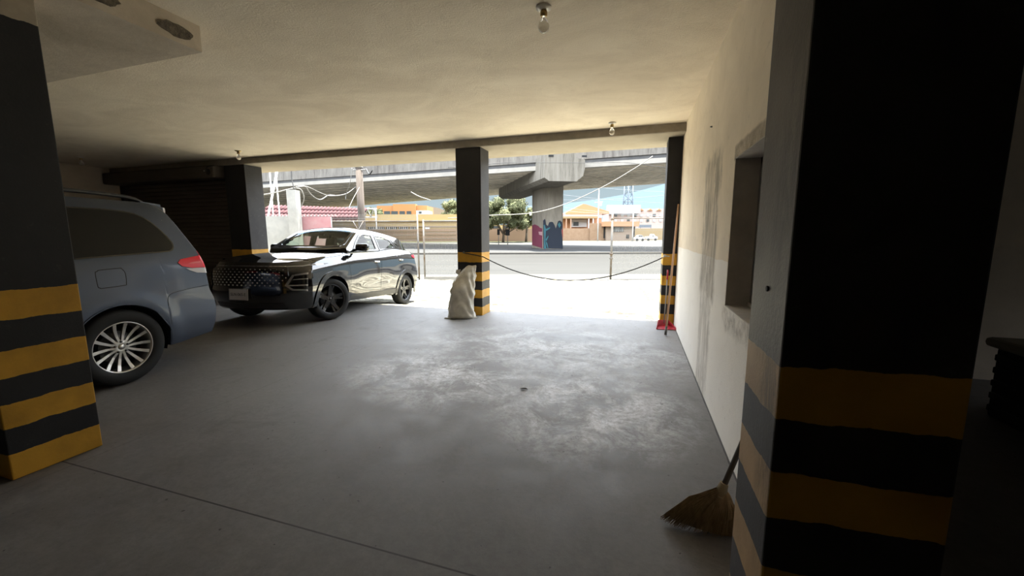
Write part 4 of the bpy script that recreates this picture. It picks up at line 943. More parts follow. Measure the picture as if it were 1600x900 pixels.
# ================================================================ CARS
def interp(tab, x):
    if x <= tab[0][0]: return tab[0][1]
    for (a, va), (b_, vb) in zip(tab, tab[1:]):
        if x <= b_:
            s = (x - a) / (b_ - a); return va + (vb - va) * s
    return tab[-1][1]
def smooth_tab(tab, x):
    """monotone-ish cubic through a table"""
    n_ = len(tab)
    if x <= tab[0][0]: return tab[0][1]
    if x >= tab[-1][0]: return tab[-1][1]
    for i in range(n_ - 1):
        if x <= tab[i + 1][0]: break
    def sl(k):
        if k <= 0: return (tab[1][1] - tab[0][1]) / (tab[1][0] - tab[0][0])
        if k >= n_ - 1: return (tab[-1][1] - tab[-2][1]) / (tab[-1][0] - tab[-2][0])
        d0 = (tab[k][1] - tab[k - 1][1]) / (tab[k][0] - tab[k - 1][0]); d1 = (tab[k + 1][1] - tab[k][1]) / (tab[k + 1][0] - tab[k][0])
        return 0 if d0 * d1 <= 0 else 2 * d0 * d1 / (d0 + d1)
    h_ = tab[i + 1][0] - tab[i][0]; t = (x - tab[i][0]) / h_; m0, m1 = sl(i) * h_, sl(i + 1) * h_
    return (2 * t ** 3 - 3 * t * t + 1) * tab[i][1] + (t ** 3 - 2 * t * t + t) * m0 + (-2 * t ** 3 + 3 * t * t) * tab[i + 1][1] + (t ** 3 - t * t) * m1
def sstep(a, b_, x):
    t = max(0, min(1, (x - a) / (b_ - a))); return t * t * (3 - 2 * t)

def hull(xs, zb, zt, yw, xmap, crown, nv=24, nt=16):
    """closed body shell. zb/zt(x), yw(x, z), xmap(x, v, z)->x, crown(x)"""
    bm = bmesh.new(); cache = {}
    def V(i, kind, a, b_):
        x = xs[i]
        if kind == 'side': v, t = a, b_
        else: v, t = b_, a
        key = (i, round(v, 5), round(t, 5))
        if key in cache: return cache[key]
        xt = xs[i]
        # iterate so that heights follow the moved x
        x1 = xmap(xt, v, (zb(xt) + zt(xt)) / 2)
        z0, z1 = zb(x1), zt(x1)
        z = z0 + t * (z1 - z0); x2 = xmap(xt, v, z)
        y = v * yw(x2, z)
        if t > .999: z += crown(x2) * (1 - v * v)
        cache[key] = bm.verts.new((x2, y, z)); return cache[key]
    vs = [-1 + 2 * k / nv for k in range(nv + 1)]; ts = [k / nt for k in range(nt + 1)]
    def F(*q):
        q = [p for k, p in enumerate(q) if p not in q[:k]]
        if len(q) > 2:
            try: bm.faces.new(q).smooth = True
            except ValueError: pass
    for i in range(len(xs) - 1):
        for s in (-1, 1):
            for k in range(nt):
                F(V(i, 'side', s, ts[k]), V(i + 1, 'side', s, ts[k]), V(i + 1, 'side', s, ts[k + 1]), V(i, 'side', s, ts[k + 1]))
        for k in range(nv):
            F(V(i, 'top', 1, vs[k]), V(i + 1, 'top', 1, vs[k]), V(i + 1, 'top', 1, vs[k + 1]), V(i, 'top', 1, vs[k + 1]))
            F(V(i, 'top', 0, vs[k]), V(i + 1, 'top', 0, vs[k]), V(i + 1, 'top', 0, vs[k + 1]), V(i, 'top', 0, vs[k + 1]))
    for i in (0, len(xs) - 1):
        for k in range(nv):
            for j_ in range(nt):
                F(V(i, 'top', ts[j_], vs[k]), V(i, 'top', ts[j_], vs[k + 1]), V(i, 'top', ts[j_ + 1], vs[k + 1]), V(i, 'top', ts[j_ + 1], vs[k]))
    bmesh.ops.remove_doubles(bm, verts=bm.verts, dist=.0004)
    bmesh.ops.recalc_face_normals(bm, faces=bm.faces)
    return bm
def finish(bm, name, mat, parent, ang=38):
    me = bpy.data.meshes.new(name); bm.to_mesh(me); bm.free(); me.materials.append(mat)
    for q in me.polygons: q.use_smooth = True
    me.set_sharp_from_angle(angle=math.radians(ang))
    o = bpy.data.objects.new(name, me); COL.objects.link(o); o.parent = parent; return o
def arr(a, b_, st, extra=()):
    n_ = max(1, int(abs(b_ - a) / st)); r_ = [a + (b_ - a) * i / n_ for i in range(n_ + 1)] + list(extra)
    return sorted(set(round(q, 4) for q in r_))
def patch(trees, poly, axis, name, mat, parent, off=.004, th=.006, step=.035, side=1, holes=None, bend=None):
    """outline in a side ('y': x,z), front ('x': y,z) or plan ('z': x,y) view laid on the body surface"""
    bm = bmesh.new()
    def up3(a, b_): return {'y': (a, 0, b_), 'x': (0, a, b_), 'z': (a, b_, 0)}[axis]
    f = bm.faces.new([bm.verts.new(up3(*q)) for q in poly]); bmesh.ops.triangulate(bm, faces=[f])
    ia, ib = {'y': (0, 2), 'x': (1, 2), 'z': (0, 1)}[axis]
    for ax in (ia, ib):
        lo = min(q.co[ax] for q in bm.verts); hi = max(q.co[ax] for q in bm.verts); k = int((hi - lo) / step)
        for i in range(1, k + 1):
            c = [0, 0, 0]; n_ = [0, 0, 0]; c[ax] = lo + (hi - lo) * i / (k + 1); n_[ax] = 1
            bmesh.ops.bisect_plane(bm, geom=bm.verts[:] + bm.edges[:] + bm.faces[:], plane_co=c, plane_no=n_, dist=1e-5)
    bmesh.ops.remove_doubles(bm, verts=bm.verts, dist=1e-5)
    miss = []; ok = []
    for q in bm.verts:
        best = None
        o = Vector(q.co); d = Vector((0, 0, 0))
        if axis == 'y': o.y = 3 * side; d = Vector((0, -side, 0))
        elif axis == 'x': o.x = 6 * side; d = Vector((-side, 0, 0))
        else: o.z = 4; d = Vector((0, 0, -1))
        for tr in trees:
            h_ = tr.ray_cast(o, d)
            if h_[0] is not None and (best is None or h_[3] < best[3]): best = h_
        if best is None: miss.append(q)
        else:
            nn = best[1].normalized()
            if nn.dot(d) > 0: nn = -nn
            q.co = best[0] + (nn * .5 - d * .5).normalized() * off; ok.append(q)
    for q in miss:
        if ok:
            m_q = min(ok, key=lambda w: (w.co[ia] - q.co[ia]) ** 2 + (w.co[ib] - q.co[ib]) ** 2)
            k = {'y': 1, 'x': 0, 'z': 2}[axis]; q.co[k] = m_q.co[k]
    bmesh.ops.recalc_face_normals(bm, faces=bm.faces)
    fs = bm.faces[:]; dd = {'y': Vector((0, side, 0)), 'x': Vector((side, 0, 0)), 'z': Vector((0, 0, 1))}[axis]
    if sum(q.normal.dot(dd) for q in fs) < 0: bmesh.ops.reverse_faces(bm, faces=fs)
    if th:
        r_ = bmesh.ops.extrude_face_region(bm, geom=fs, use_keep_orig=True)
        for q in [g for g in r_['geom'] if isinstance(g, bmesh.types.BMVert)]: q.co = q.co + dd * th
        bmesh.ops.recalc_face_normals(bm, faces=bm.faces)
    return finish(bm, name, mat, parent, 50)
def line_on(trees, pts, axis, r, name, mat, parent, side=1, n_=40, sub=.6):
    """thin groove or strip drawn on the body surface"""
    P = cable([(*q, 0) for q in pts], 10) if len(pts) > 2 else [Vector((*pts[0], 0)).lerp(Vector((*pts[1], 0)), i / n_) for i in range(n_ + 1)]
    out_ = []
    for q in P:
        a, b_ = q.x, q.y
        if axis == 'y': o, d = Vector((a, 3 * side, b_)), Vector((0, -side, 0))
        elif axis == 'x': o, d = Vector((6 * side, a, b_)), Vector((-side, 0, 0))
        else: o, d = Vector((a, b_, 4)), Vector((0, 0, -1))
        best = None
        for tr in trees:
            h_ = tr.ray_cast(o, d)
            if h_[0] is not None and (best is None or h_[3] < best[3]): best = h_
        if best is not None: out_.append(best[0] + d * r * (1 - sub) )
    b = MB(); b.tube(out_, r, 5); return b.build(name, mat, parent)
def circle(cx, cz, r, a0=0, a1=360, n_=40): return [(cx + r * math.cos(math.radians(a0 + (a1 - a0) * i / n_)), cz + r * math.sin(math.radians(a0 + (a1 - a0) * i / n_))) for i in range(n_ + 1)]

# materials
M['paint_black'] = base_mat('black_car_paint', (.008, .008, .009), .05, .0, 1.0, .5)
m = base_mat('blue_grey_car_paint', (.050, .066, .098), .36, .45, .3); M['paint_blue'] = m
M['plastic'] = base_mat('black_plastic', (.018, .018, .019), .45); M['gloss_black'] = base_mat('gloss_black', (.006, .006, .006), .12, 0, .5)
M['groove'] = base_mat('panel_gap', (.004, .004, .004), .8)
M['chrome'] = base_mat('chrome_trim', (.75, .75, .75), .12, 1.0); M['dull_chrome'] = base_mat('satin_trim', (.50, .48, .46), .3, .9)
M['tyre'] = base_mat('tyre_rubber', (.014, .014, .014), .75, spec=.3); M['rim_black'] = base_mat('black_alloy', (.012, .012, .013), .28, .3, .3)
m = base_mat('silver_alloy', (.52, .51, .48), .34, .85); M['rim_silver'] = m
M['brake'] = base_mat('brake_disc', (.10, .10, .10), .5, .8)
M['tint'] = base_mat('tinted_glass', (.014, .014, .013), .10, 0, 0, .22)
M['red_lens'] = base_mat('red_lens', (.80, .006, .018), .25, 0, 0, .3); M['clear_lens'] = base_mat('clear_lens', (.62, .60, .60), .2, 0, 0, .5)
M['lamp_glass'] = base_mat('lamp_glass', (.30, .30, .31), .1, .6, .8)
M['lamp_lens'] = base_mat('lamp_lens', (.32, .31, .30), .25, .5); M['red_bright'] = base_mat('red_lens_bright', (.85, .10, .10), .3)
M['seat'] = base_mat('seat_fabric', (.22, .215, .18), .9); M['cabin'] = base_mat('cabin_trim', (.03, .03, .03), .8)
M['plate'] = base_mat('plate_white', (.50, .50, .48), .5); M['plate_ink'] = base_mat('plate_ink', (.05, .055, .05), .6)
m = bpy.data.materials.new('car_glass'); m.use_nodes = True; n = m.node_tree; n.nodes.clear()
o_ = n.nodes.new('ShaderNodeOutputMaterial'); mx = n.nodes.new('ShaderNodeMixShader'); tr_ = n.nodes.new('ShaderNodeBsdfTransparent'); gl = n.nodes.new('ShaderNodeBsdfGlossy'); lw = n.nodes.new('ShaderNodeLayerWeight')
tr_.inputs[0].default_value = (.78, .86, .80, 1); gl.inputs['Roughness'].default_value = .01; lw.inputs[0].default_value = .5
fr_ = mth(n, 'ADD', mth(n, 'MULTIPLY', mth(n, 'POWER', lw.outputs['Facing'], 4.0), .55), .035)
n.links.new(fr_, mx.inputs[0]); n.links.new(tr_.outputs[0], mx.inputs[1]); n.links.new(gl.outputs[0], mx.inputs[2]); n.links.new(mx.outputs[0], o_.inputs[0]); M['car_glass'] = m

def wheel(parent, x, y, r, rim_r, w, style, side, steer=0.):
    """wheel whose outer face looks toward side*y; parts under the car, hub details one level down"""
    def put(b, name, mat, par=None):
        rot = Matrix.Rotation(math.radians(steer), 4, 'Z'); 
        b.bm.transform(Matrix.Translation((x, y, r)) @ rot @ Matrix.Scale(side, 4, (0, 1, 0)))
        bmesh.ops.recalc_face_normals(b.bm, faces=b.bm.faces)
        return b.build(name, mat, par or parent, fix=False)
    b = MB(); hw = w / 2
    b.lathe([(rim_r * .965, -hw * .8), (rim_r * 1.02, -hw * .96), (r * .93, -hw), (r * .985, -hw * .8), (r, -hw * .45), (r, hw * .45), (r * .985, hw * .8), (r * .93, hw), (rim_r * 1.08, hw * .98), (rim_r * 1.0, hw * .86), (rim_r * .965, hw * .80)], axis='Y', seg=56, loop=True)
    ty = put(b, 'tyre', M['tyre'])
    b = MB(); mat = M['rim_black'] if style == 'five' else M['rim_silver']
    # rim barrel with lip
    b.lathe([(rim_r * .93, -hw * .7), (rim_r * .90, .0), (rim_r * .93, hw * .70), (rim_r * .965, hw * .84), (rim_r * 1.0, hw * .87), (rim_r * 1.01, hw * .80), (rim_r * .97, hw * .6), (rim_r * .96, -hw * .7)], axis='Y', seg=56, loop=True)
    fo = hw * .72
    b.lathe([(.001, fo - .035), (.03, fo - .02), (.065, fo - .022), (.075, fo - .04), (.07, fo - .07), (.001, fo - .07)], axis='Y', seg=24)
    def spoke(a, w0, w1, r0, r1, d0, d1, thick=.022, curve=0.):
        ca, sa = math.cos(a), math.sin(a); pts = []
        secs = []
        for t in (0, .35, .7, 1.0):
            rr = r0 + (r1 - r0) * t; ww = w0 + (w1 - w0) * t; dd = d0 + (d1 - d0) * t - .012 * math.sin(PI * t); off = curve * math.sin(PI * t) if curve else 0
            secs.append([Vector((rr * ca - (k * ww / 2 + off) * sa, dd + e_, rr * sa + (k * ww / 2 + off) * ca)) for k, e_ in ((-1, 0), (1, 0), (.8, -thick), (-.8, -thick))])
        V_ = [[b.bm.verts.new(q) for q in s_] for s_ in secs]
        for A_, B_ in zip(V_, V_[1:]):
            for k in range(4): b.bm.faces.new((A_[k], A_[(k + 1) % 4], B_[(k + 1) % 4], B_[k]))
        b.bm.faces.new(V_[0]); b.bm.faces.new(V_[-1][::-1])
    if style == 'five':
        for k in range(5):
            a = 2 * PI * k / 5 + .3
            spoke(a, .075, .045, .045, rim_r * .95, fo - .02, fo + .0)
            spoke(a + .30, .02, .035, .07, rim_r * .95, fo - .035, fo - .012, .015)
    else:
        for k in range(7):
            a = 2 * PI * k / 7 + PI / 2
            for s_ in (-1, 1): spoke(a + s_ * .20, .017, .030, .045, rim_r * .95, fo - .02, fo + .004, .02, s_ * .004)
    rm = put(b, 'rim', mat, ty)
    b = MB(); b.lathe([(.001, fo - .018), (.026, fo - .018), (.03, fo - .03)], axis='Y', seg=20); put(b, 'centre_cap', M['dull_chrome'] if style != 'five' else M['rim_black'], ty)
    for k in range(5):
        a = 2 * PI * k / 5 + PI / 2; b = MB(); b.lathe([(.001, 0), (.009, 0), (.011, -.012)], (.052 * math.cos(a), fo - .012, .052 * math.sin(a)), 'Y', 10); put(b, 'lug_nut', M['brake'], ty)
    b = MB(); b.lathe([(.06, -.012), (.15, -.012), (.15, .006), (.06, .006)], (0, hw * .1, 0), 'Y', 32); put(b, 'brake_disc', M['brake'], ty)
    b = MB(); b.lathe([(.01, -hw * .3), (rim_r * .92, -hw * .3), (rim_r * .92, -hw * .45), (.01, -hw * .45)], axis='Y', seg=32); put(b, 'wheel_back', M['groove'], ty)
    return ty
def car_root(name, O, F, U, **k):
    F = F.normalized(); L_ = U.cross(F).normalized(); U = F.cross(L_)
    e_ = bpy.data.objects.new(name, None); COL.objects.link(e_)
    e_.matrix_world = Matrix.Translation(O) @ Matrix((F, L_, U)).transposed().to_4x4(); e_.empty_display_size = .2
    return tag(e_, **k)

# ---------------------------------------------------------------- black crossover
yaw, pit = -1.465, .076
F_ = Vector((math.cos(yaw) * math.cos(pit), math.sin(yaw) * math.cos(pit), math.sin(pit))); Lv = Vector((-math.sin(yaw), math.cos(yaw), 0)); Uv = F_.cross(Lv)
car = car_root('car', Vector((-5.713, 5.197, 0.004)), F_, Uv, label='glossy black crossover car nosing into the open bay', cat='car')
WB = 2.63; AR = .395; WR = .345
ZT = [(-3.48, 1.05), (-3.35, 1.155), (-3.0, 1.235), (-2.4, 1.265), (-1.5, 1.20), (-.6, 1.15), (-.35, 1.125), (.3, 1.035), (.65, .965), (.90, .905)]
zt_ = lambda x: smooth_tab(ZT, x)
def zb_(x):
    z = interp([(-3.5, .42), (-3.2, .36), (-2.2, .27), (.4, .27), (.6, .235), (.9, .225)], x)
    for cx in (0, -WB):
        if abs(x - cx) < AR: z = max(z, WR + math.sqrt(AR * AR - (x - cx) ** 2))
    return z
PR = [(0, .90), (.10, .945), (.30, .990), (.45, 1.0), (.62, .985), (.72, .975), (.80, .965), (.90, .93), (.96, .895), (1, .85)]
def yw_(x, z):
    f = (z - .22) / max(.2, zt_(x) - .22)
    base = .925 * smooth_tab(PR, max(0, min(1, f)))
    for cx in (0, -WB):              # haunches over the wheels
        base += .012 * math.exp(-((x - cx) / .45) ** 2) * math.exp(-((f - .75) / .2) ** 2)
    # long scoop in the doors
    base -= .022 * math.exp(-((x + 1.35) / .62) ** 4) * math.exp(-((z - .60 - (x + 1.35) * -.04) / .13) ** 2)
    return base
def xm_(x, v, z):
    g = sstep(.42, .90, x); r_ = sstep(-3.03, -3.48, x) if x < -3.0 else 0
    nose = interp([(.2, -.10), (.40, -.01), (.50, .0), (.82, .0), (.90, -.03), (.96, -.08)], z)
    tail = interp([(.36, .06), (.55, 0), (.8, .0), (.95, .05), (1.05, .08), (1.2, .02)], z)
    a = abs(v)
    return x + g * (nose - .36 * a ** 3.4) + r_ * (tail + .30 * a ** 3.2)
xs_ = arr(-3.48, .90, .05, [c + s * AR * math.cos(math.radians(d)) for c in (0, -WB) for s in (-1, 1) for d in (0.5, 6, 12, 18, 25, 32, 40, 50, 60, 75)])
low = hull(xs_, zb_, zt_, yw_, xm_, lambda x: .02 + .025 * sstep(-.5, .2, x), 28, 18)
t_low = BVHTree.FromBMesh(low)
finish(low, 'body', M['paint_black'], car)
# cabin shell
ZG_ = [(-3.40, 1.16), (-3.25, 1.235), (-3.05, 1.345), (-2.95, 1.435), (-2.78, 1.495), (-2.4, 1.555), (-1.9, 1.605), (-1.5, 1.62), (-1.25, 1.608), (-1.08, 1.568), (-.9, 1.468), (-.7, 1.34), (-.5, 1.21), (-.38, 1.135)]
zg = lambda x: smooth_tab(ZG_, x)
zgb = lambda x: min(zt_(x) - .03, zg(x) - .005)
def ywg(x, z):
    b_ = .815 - max(0, z - 1.15) * .36 - max(0, z - 1.52) * .55
    b_ -= .22 * sstep(-2.5, -3.4, x) * .8 if x < -2.5 else 0
    return b_
xmg = lambda x, v, z: x - .13 * v * v * sstep(-1.6, -.4, x) + .10 * v * v * sstep(-2.6, -3.4, x)
xs_ = arr(-3.40, -.38, .035)
cab = hull(xs_, zgb, zg, ywg, xmg, lambda x: .045, 28, 12)
t_cab = BVHTree.FromBMesh(cab)
WF = [(-.70, 1.18), (-.85, 1.335), (-1.05, 1.488), (-1.20, 1.535), (-1.50, 1.537), (-1.545, 1.215)]
WRr = [(-1.655, 1.225), (-1.61, 1.537), (-1.95, 1.520), (-2.20, 1.475), (-2.36, 1.315), (-2.33, 1.290)]
WQ = [(-2.43, 1.315), (-2.28, 1.458), (-2.42, 1.430), (-2.63, 1.335)]
WS = [(-.53, -.62), (-.48, -.35), (-.47, 0), (-.48, .35), (-.53, .62), (-.62, .680), (-1.17, .575), (-1.22, .3), (-1.235, 0), (-1.22, -.3), (-1.17, -.575), (-.62, -.680)]
RG = [(-2.93, -.50), (-3.28, -.50), (-3.30, 0), (-3.28, .50), (-2.93, .50), (-2.91, 0)]
def inside(p, poly):
    c = False; j_ = len(poly) - 1
    for i in range(len(poly)):
        (x1, y1), (x2, y2) = poly[i], poly[j_]
        if (y1 > p[1]) != (y2 > p[1]) and p[0] < (x2 - x1) * (p[1] - y1) / (y2 - y1) + x1: c = not c
        j_ = i
    return c
def shrink(poly, d):
    n_ = len(poly); area = sum(poly[i][0] * poly[(i + 1) % n_][1] - poly[(i + 1) % n_][0] * poly[i][1] for i in range(n_)); s = 1 if area > 0 else -1; o = []
    for i in range(n_):
        p0, p1, p2 = Vector(poly[i - 1]), Vector(poly[i]), Vector(poly[(i + 1) % n_])
        e1 = (p1 - p0).normalized(); e2 = (p2 - p1).normalized(); n1 = Vector((-e1.y, e1.x)) * s; n2 = Vector((-e2.y, e2.x)) * s
        b_ = (n1 + n2); b_ = b_.normalized() * d / max(.35, b_.normalized().dot(n1)); o.append(tuple(p1 + b_))
    return o
dele = []
sh_side = [shrink(w, .022) for w in (WF, WRr, WQ)]; sh_ws = shrink(WS, .03); sh_rg = shrink(RG, .03)
for f in cab.faces:
    c = f.calc_center_median(); nrm = f.normal
    if abs(nrm.y) > .75:
        if any(inside((c.x, c.z), w) for w in sh_side): dele.append(f)
    elif nrm.z > .2 and (inside((c.x, c.y), sh_ws) or inside((c.x, c.y), sh_rg)): dele.append(f)
    elif nrm.z < -.5: dele.append(f)
bmesh.ops.delete(cab, geom=dele, context='FACES')
ro = finish(cab, 'roof', M['paint_black'], car)
md = ro.modifiers.new('thickness', 'SOLIDIFY'); md.thickness = .02; md.offset = -1
def ring_patch(trees, poly, inner_d, outer_d, axis, name, mat, parent, side=1, off=.004, th=.004):
    """closed band between an outline grown by outer_d and shrunk by inner_d"""
    A_ = shrink(poly, -outer_d); B_ = shrink(poly, inner_d)
    n_ = len(poly); objs = []
    b = bmesh.new()
    pts_a, pts_b = [], []
    for i in range(n_):
        for k in range(6):
            t = k / 6
            pts_a.append(Vector(A_[i]).lerp(Vector(A_[(i + 1) % n_]), t)); pts_b.append(Vector(B_[i]).lerp(Vector(B_[(i + 1) % n_]), t))
    def pr_(q):
        if axis == 'y': o, d = Vector((q[0], 3 * side, q[1])), Vector((0, -side, 0))
        elif axis == 'z': o, d = Vector((q[0], q[1], 4)), Vector((0, 0, -1))
        else: o, d = Vector((6, q[0], q[1])), Vector((-1, 0, 0))
        best = None
        for tr in trees:
            h_ = tr.ray_cast(o, d)
            if h_[0] is not None and (best is None or h_[3] < best[3]): best = h_
        return (best[0] - d * off) if best else None, d
    last = None; VA_, VB_, VM = [], [], []
    for a, c in zip(pts_a, pts_b):
        pa_, d = pr_(a); pb, _ = pr_(c)
        if pa_ is None: pa_ = pb
        if pb is None: pb = pa_
        VA_.append(b.verts.new(pa_)); VB_.append(b.verts.new(pb))
    N_ = len(VA_)
    for i in range(N_): b.faces.new((VA_[i], VA_[(i + 1) % N_], VB_[(i + 1) % N_], VB_[i]))
    fs = b.faces[:]; r_ = bmesh.ops.extrude_face_region(b, geom=fs, use_keep_orig=True)
    for q in [g for g in r_['geom'] if isinstance(g, bmesh.types.BMVert)]: q.co = q.co - d * th
    bmesh.ops.recalc_face_normals(b, faces=b.faces)
    return finish(b, name, mat, parent, 40)
T_ = [t_cab, t_low]
for s in (1, -1):
    for w, nm in ((WF, 'side_window'), (WRr, 'side_window'), (WQ, 'quarter_window')):
        g_ = patch([t_cab], w, 'y', nm, M['car_glass'], car, off=-.004, th=0, side=s); ring_patch([t_cab], w, .024, .012, 'y', 'window_seal', M['gloss_black'], g_, side=s)
g_ = patch([t_cab], WS, 'z', 'windscreen', M['car_glass'], car, off=-.004, th=0); ring_patch([t_cab], WS, .034, .012, 'z', 'window_seal', M['gloss_black'], g_)
g_ = patch([t_cab], RG, 'z', 'rear_window', M['car_glass'], car, off=-.004, th=0); ring_patch([t_cab], RG, .034, .012, 'z', 'window_seal', M['gloss_black'], g_)
b = MB(); b.prism([(-3.0, -.58, 1.43), (-2.80, -.60, 1.515), (-2.80, .60, 1.515), (-3.0, .58, 1.43), (-3.09, .45, 1.40), (-3.10, 0, 1.40), (-3.09, -.45, 1.40)], (0, 0, .02)); b.build('roof_spoiler', M['gloss_black'], car)
m = M['car_glass'].copy(); m.name = 'blue_band_glass'; m.node_tree.nodes['Transparent BSDF'].inputs[0].default_value = (.30, .52, .66, 1); M['band_glass'] = m
BAND = [(-.93, -.60), (-.98, 0), (-.93, .60), (-1.16, .555), (-1.21, .3), (-1.225, 0), (-1.21, -.3), (-1.16, -.555)]
patch([t_cab], BAND, 'z', 'blue_band', M['band_glass'], car, off=.003, th=0)  # blue-tinted strip laid across the top of the windscreen
# wiper, cabin furniture
for y0, y1 in ((.55, -.05), (-.05, -.58)):
    b = MB(); b.tube([(-.50, y0, 1.20), (-.56, (y0 + y1) / 2, 1.245), (-.55, y1, 1.225)], .008, 6); b.build('wiper', M['plastic'], car)
b = MB(); b.span((-1.05, -.70, 1.0), (-.72, .70, 1.175), bev=.04); b.build('dashboard', M['cabin'], car)
b = MB(); b.tube([(-1.10 + .03 * math.sin(a) * 0 + .04 * math.sin(a), .36 + .17 * math.cos(a), 1.10 + .16 * math.sin(a)) for a in [2 * PI * i / 24 for i in range(25)]], .014, 6); b.build('steering_wheel', M['cabin'], car)
def seat(x, y, w=.46):
    b = MB(); b.box((x, y, 1.0), (.16, w, .62), Matrix.Rotation(-.28, 3, 'Y'), bev=.06); b.box((x - .13, y, 1.38), (.09, .24, .17), Matrix.Rotation(-.2, 3, 'Y'), bev=.03)
    b.tube([(x - .10, y - .06, 1.25), (x - .13, y - .06, 1.36)], .008, 6); b.tube([(x - .10, y + .06, 1.25), (x - .13, y + .06, 1.36)], .008, 6)
    b.build('seat', M['seat'], car)
for x, y, w in ((-1.55, .36, .48), (-1.55, -.36, .48), (-2.40, .38, .5), (-2.40, -.38, .5)): seat(x, y, w)
b = MB(); b.tube([(-.98, 0, 1.50), (-.96, 0, 1.46)], .01, 6); b.box((-.97, 0, 1.45), (.03, .22, .06), bev=.01); b.build('rear_view_mirror', M['cabin'], car)
# arches, sills, underbody
for cx in (0, -WB):
    for s in (1, -1):
        a0, a1 = (-12, 192)
        po = circle(cx, WR, AR + .080, a0, a1, 36) + circle(cx, WR, AR + .002, a1, a0, 36)
        patch([t_low], po, 'y', 'arch_trim', M['gloss_black'], car, off=.002, th=.014, step=.05, side=s)
        b = MB(); b.lathe([(AR - .004, 0), (AR - .004, .30)], (cx, .56 if s > 0 else -.86, WR), 'Y', 40, cap=False)
        for f in [f for f in b.bm.faces if len(f.verts) > 4]: b.bm.faces.remove(f)
        for f in [f for f in b.bm.faces if f.calc_center_median().z < WR - .12]: b.bm.faces.remove(f)
        b.build('wheel_well', M['groove'], car)
b = MB(); b.span((-3.2, -.55, .22), (.60, .55, .80)); b.build('underbody', M['groove'], car)
for s in (1, -1):
    patch([t_low], [(-.42, .28), (-.42, .375), (-2.21, .40), (-2.21, .285)], 'y', 'sill_trim', M['plastic'], car, side=s, off=.002, th=.010, step=.08)
    line_on([t_low], [(-.42, .30), (-.46, .7), (-.44, .95), (-.50, 1.10)], 'y', .004, 'door_gap', M['groove'], car, s)
    line_on([t_low], [(-1.50, .40), (-1.53, .8), (-1.59, 1.19)], 'y', .004, 'door_gap', M['groove'], car, s)
    line_on([t_low], [(-2.14, .42), (-2.20, .62), (-2.42, .85), (-2.50, 1.10), (-2.48, 1.25)], 'y', .004, 'door_gap', M['groove'], car, s)
    line_on([t_low], [(-.62, 1.165), (-1.0, 1.18), (-1.6, 1.213), (-2.3, 1.265), (-2.65, 1.262)], 'y', .006, 'belt_moulding', M['gloss_black'], car, s)
    line_on([t_low], [(-.50, 1.105), (.0, 1.045), (.42, .985)], 'y', .004, 'bonnet_gap', M['groove'], car, s)
    for hx, hz in ((-1.36, .985), (-2.36, 1.035)):
        q = t_low.ray_cast(Vector((hx, 3 * s, hz)), Vector((0, -s, 0)))[0]
        b = MB(); b.box((hx, q.y + .012 * s, hz), (.19, .022, .028), bev=.008); h_o = b.build('door_handle', M['chrome'], car)
        b = MB(); b.box((hx + .02, q.y + .001 * s, hz - .022), (.11, .008, .035), bev=.003); b.build('handle_recess', M['groove'], h_o)
    # mirror
    q = Vector((-.74 if s > 0 else -.90, .80 * s, 1.20))
    b = MB(); v_ = b.box((0, 0, 0), (.11, .22, .135), bev=.045)
    for w in {w for w in v_}: w.co.x += -.25 * (w.co.y * s) + .03
    b.bm.transform(Matrix.Translation(q + Vector((.02, .20 * s, .04)))); mo = b.build('wing_mirror', M['gloss_black'], car, smooth=True)
    b = MB(); b.box(q + Vector((-.025, .205 * s, .045)), (.012, .17, .10), Matrix.Rotation(-.25 * s, 3, 'Z'), bev=.004); b.build('mirror_glass', M['chrome'], mo)
    b = MB(); b.tube([q + Vector((.0, -.02 * s, -.01)), q + Vector((.02, .12 * s, .0))], [.028, .018], 8); b.build('mirror_stalk', M['gloss_black'], mo)
    b = MB(); b.tube([q + Vector((.055, .13 * s, .005)), q + Vector((.03, .29 * s, .0))], .009, 6); b.build('mirror_strip', M['dull_chrome'], mo)
    # rear lamp wrapping the corner
    patch([t_low], [(-2.98, 1.15), (-3.30, 1.175), (-3.40, 1.10), (-3.30, 1.07), (-3.02, 1.10)], 'y', 'rear_lamp', M['red_lens'], car, side=s)
patch([t_low], [(-.60, 1.05), (.60, 1.05), (.60, 1.10), (-.60, 1.10)], 'x', 'rear_light_bar', M['red_lens'], car, side=-1)
# nose: light bar, studded grille, slot lamps, plate
GR = [(-.60, .575), (-.66, .70), (-.665, .865), (.665, .865), (.70, .70), (.62, .60), (.50, .575)]
gr = patch([t_low], GR, 'x', 'grille', M['gloss_black'], car, off=.001, th=.004)
b = MB(); rr = random.Random(1)
for r_i in range(7):
    zz = .60 + r_i * .040
    for k in range(17):
        yy = -.62 + k * .0775 + (.039 if r_i % 2 else 0)
        if not inside((yy, zz), shrink(GR, .02)): continue
        h_ = t_low.ray_cast(Vector((6, yy, zz)), Vector((-1, 0, 0)))
        if h_[0] is None: continue
        p = h_[0] + Vector((.006, 0, 0)); s_ = .009 + .004 * (6 - r_i) / 6
        vs_ = [b.bm.verts.new(p + Vector(q)) for q in ((0, -s_ * 1.5, 0), (0, 0, -s_), (0, s_ * 1.5, 0), (0, 0, s_), (.010, 0, 0))]
        for k2 in range(4): b.bm.faces.new((vs_[k2], vs_[(k2 + 1) % 4], vs_[4]))
b.build('grille_studs', M['dull_chrome'], gr, fix=False, kind='stuff')
line_on([t_low], [(-.66, .893), (-.3, .889), (.3, .889), (.63, .889)], 'x', .010, 'light_bar', M['dull_chrome'], car, 1, sub=.2)
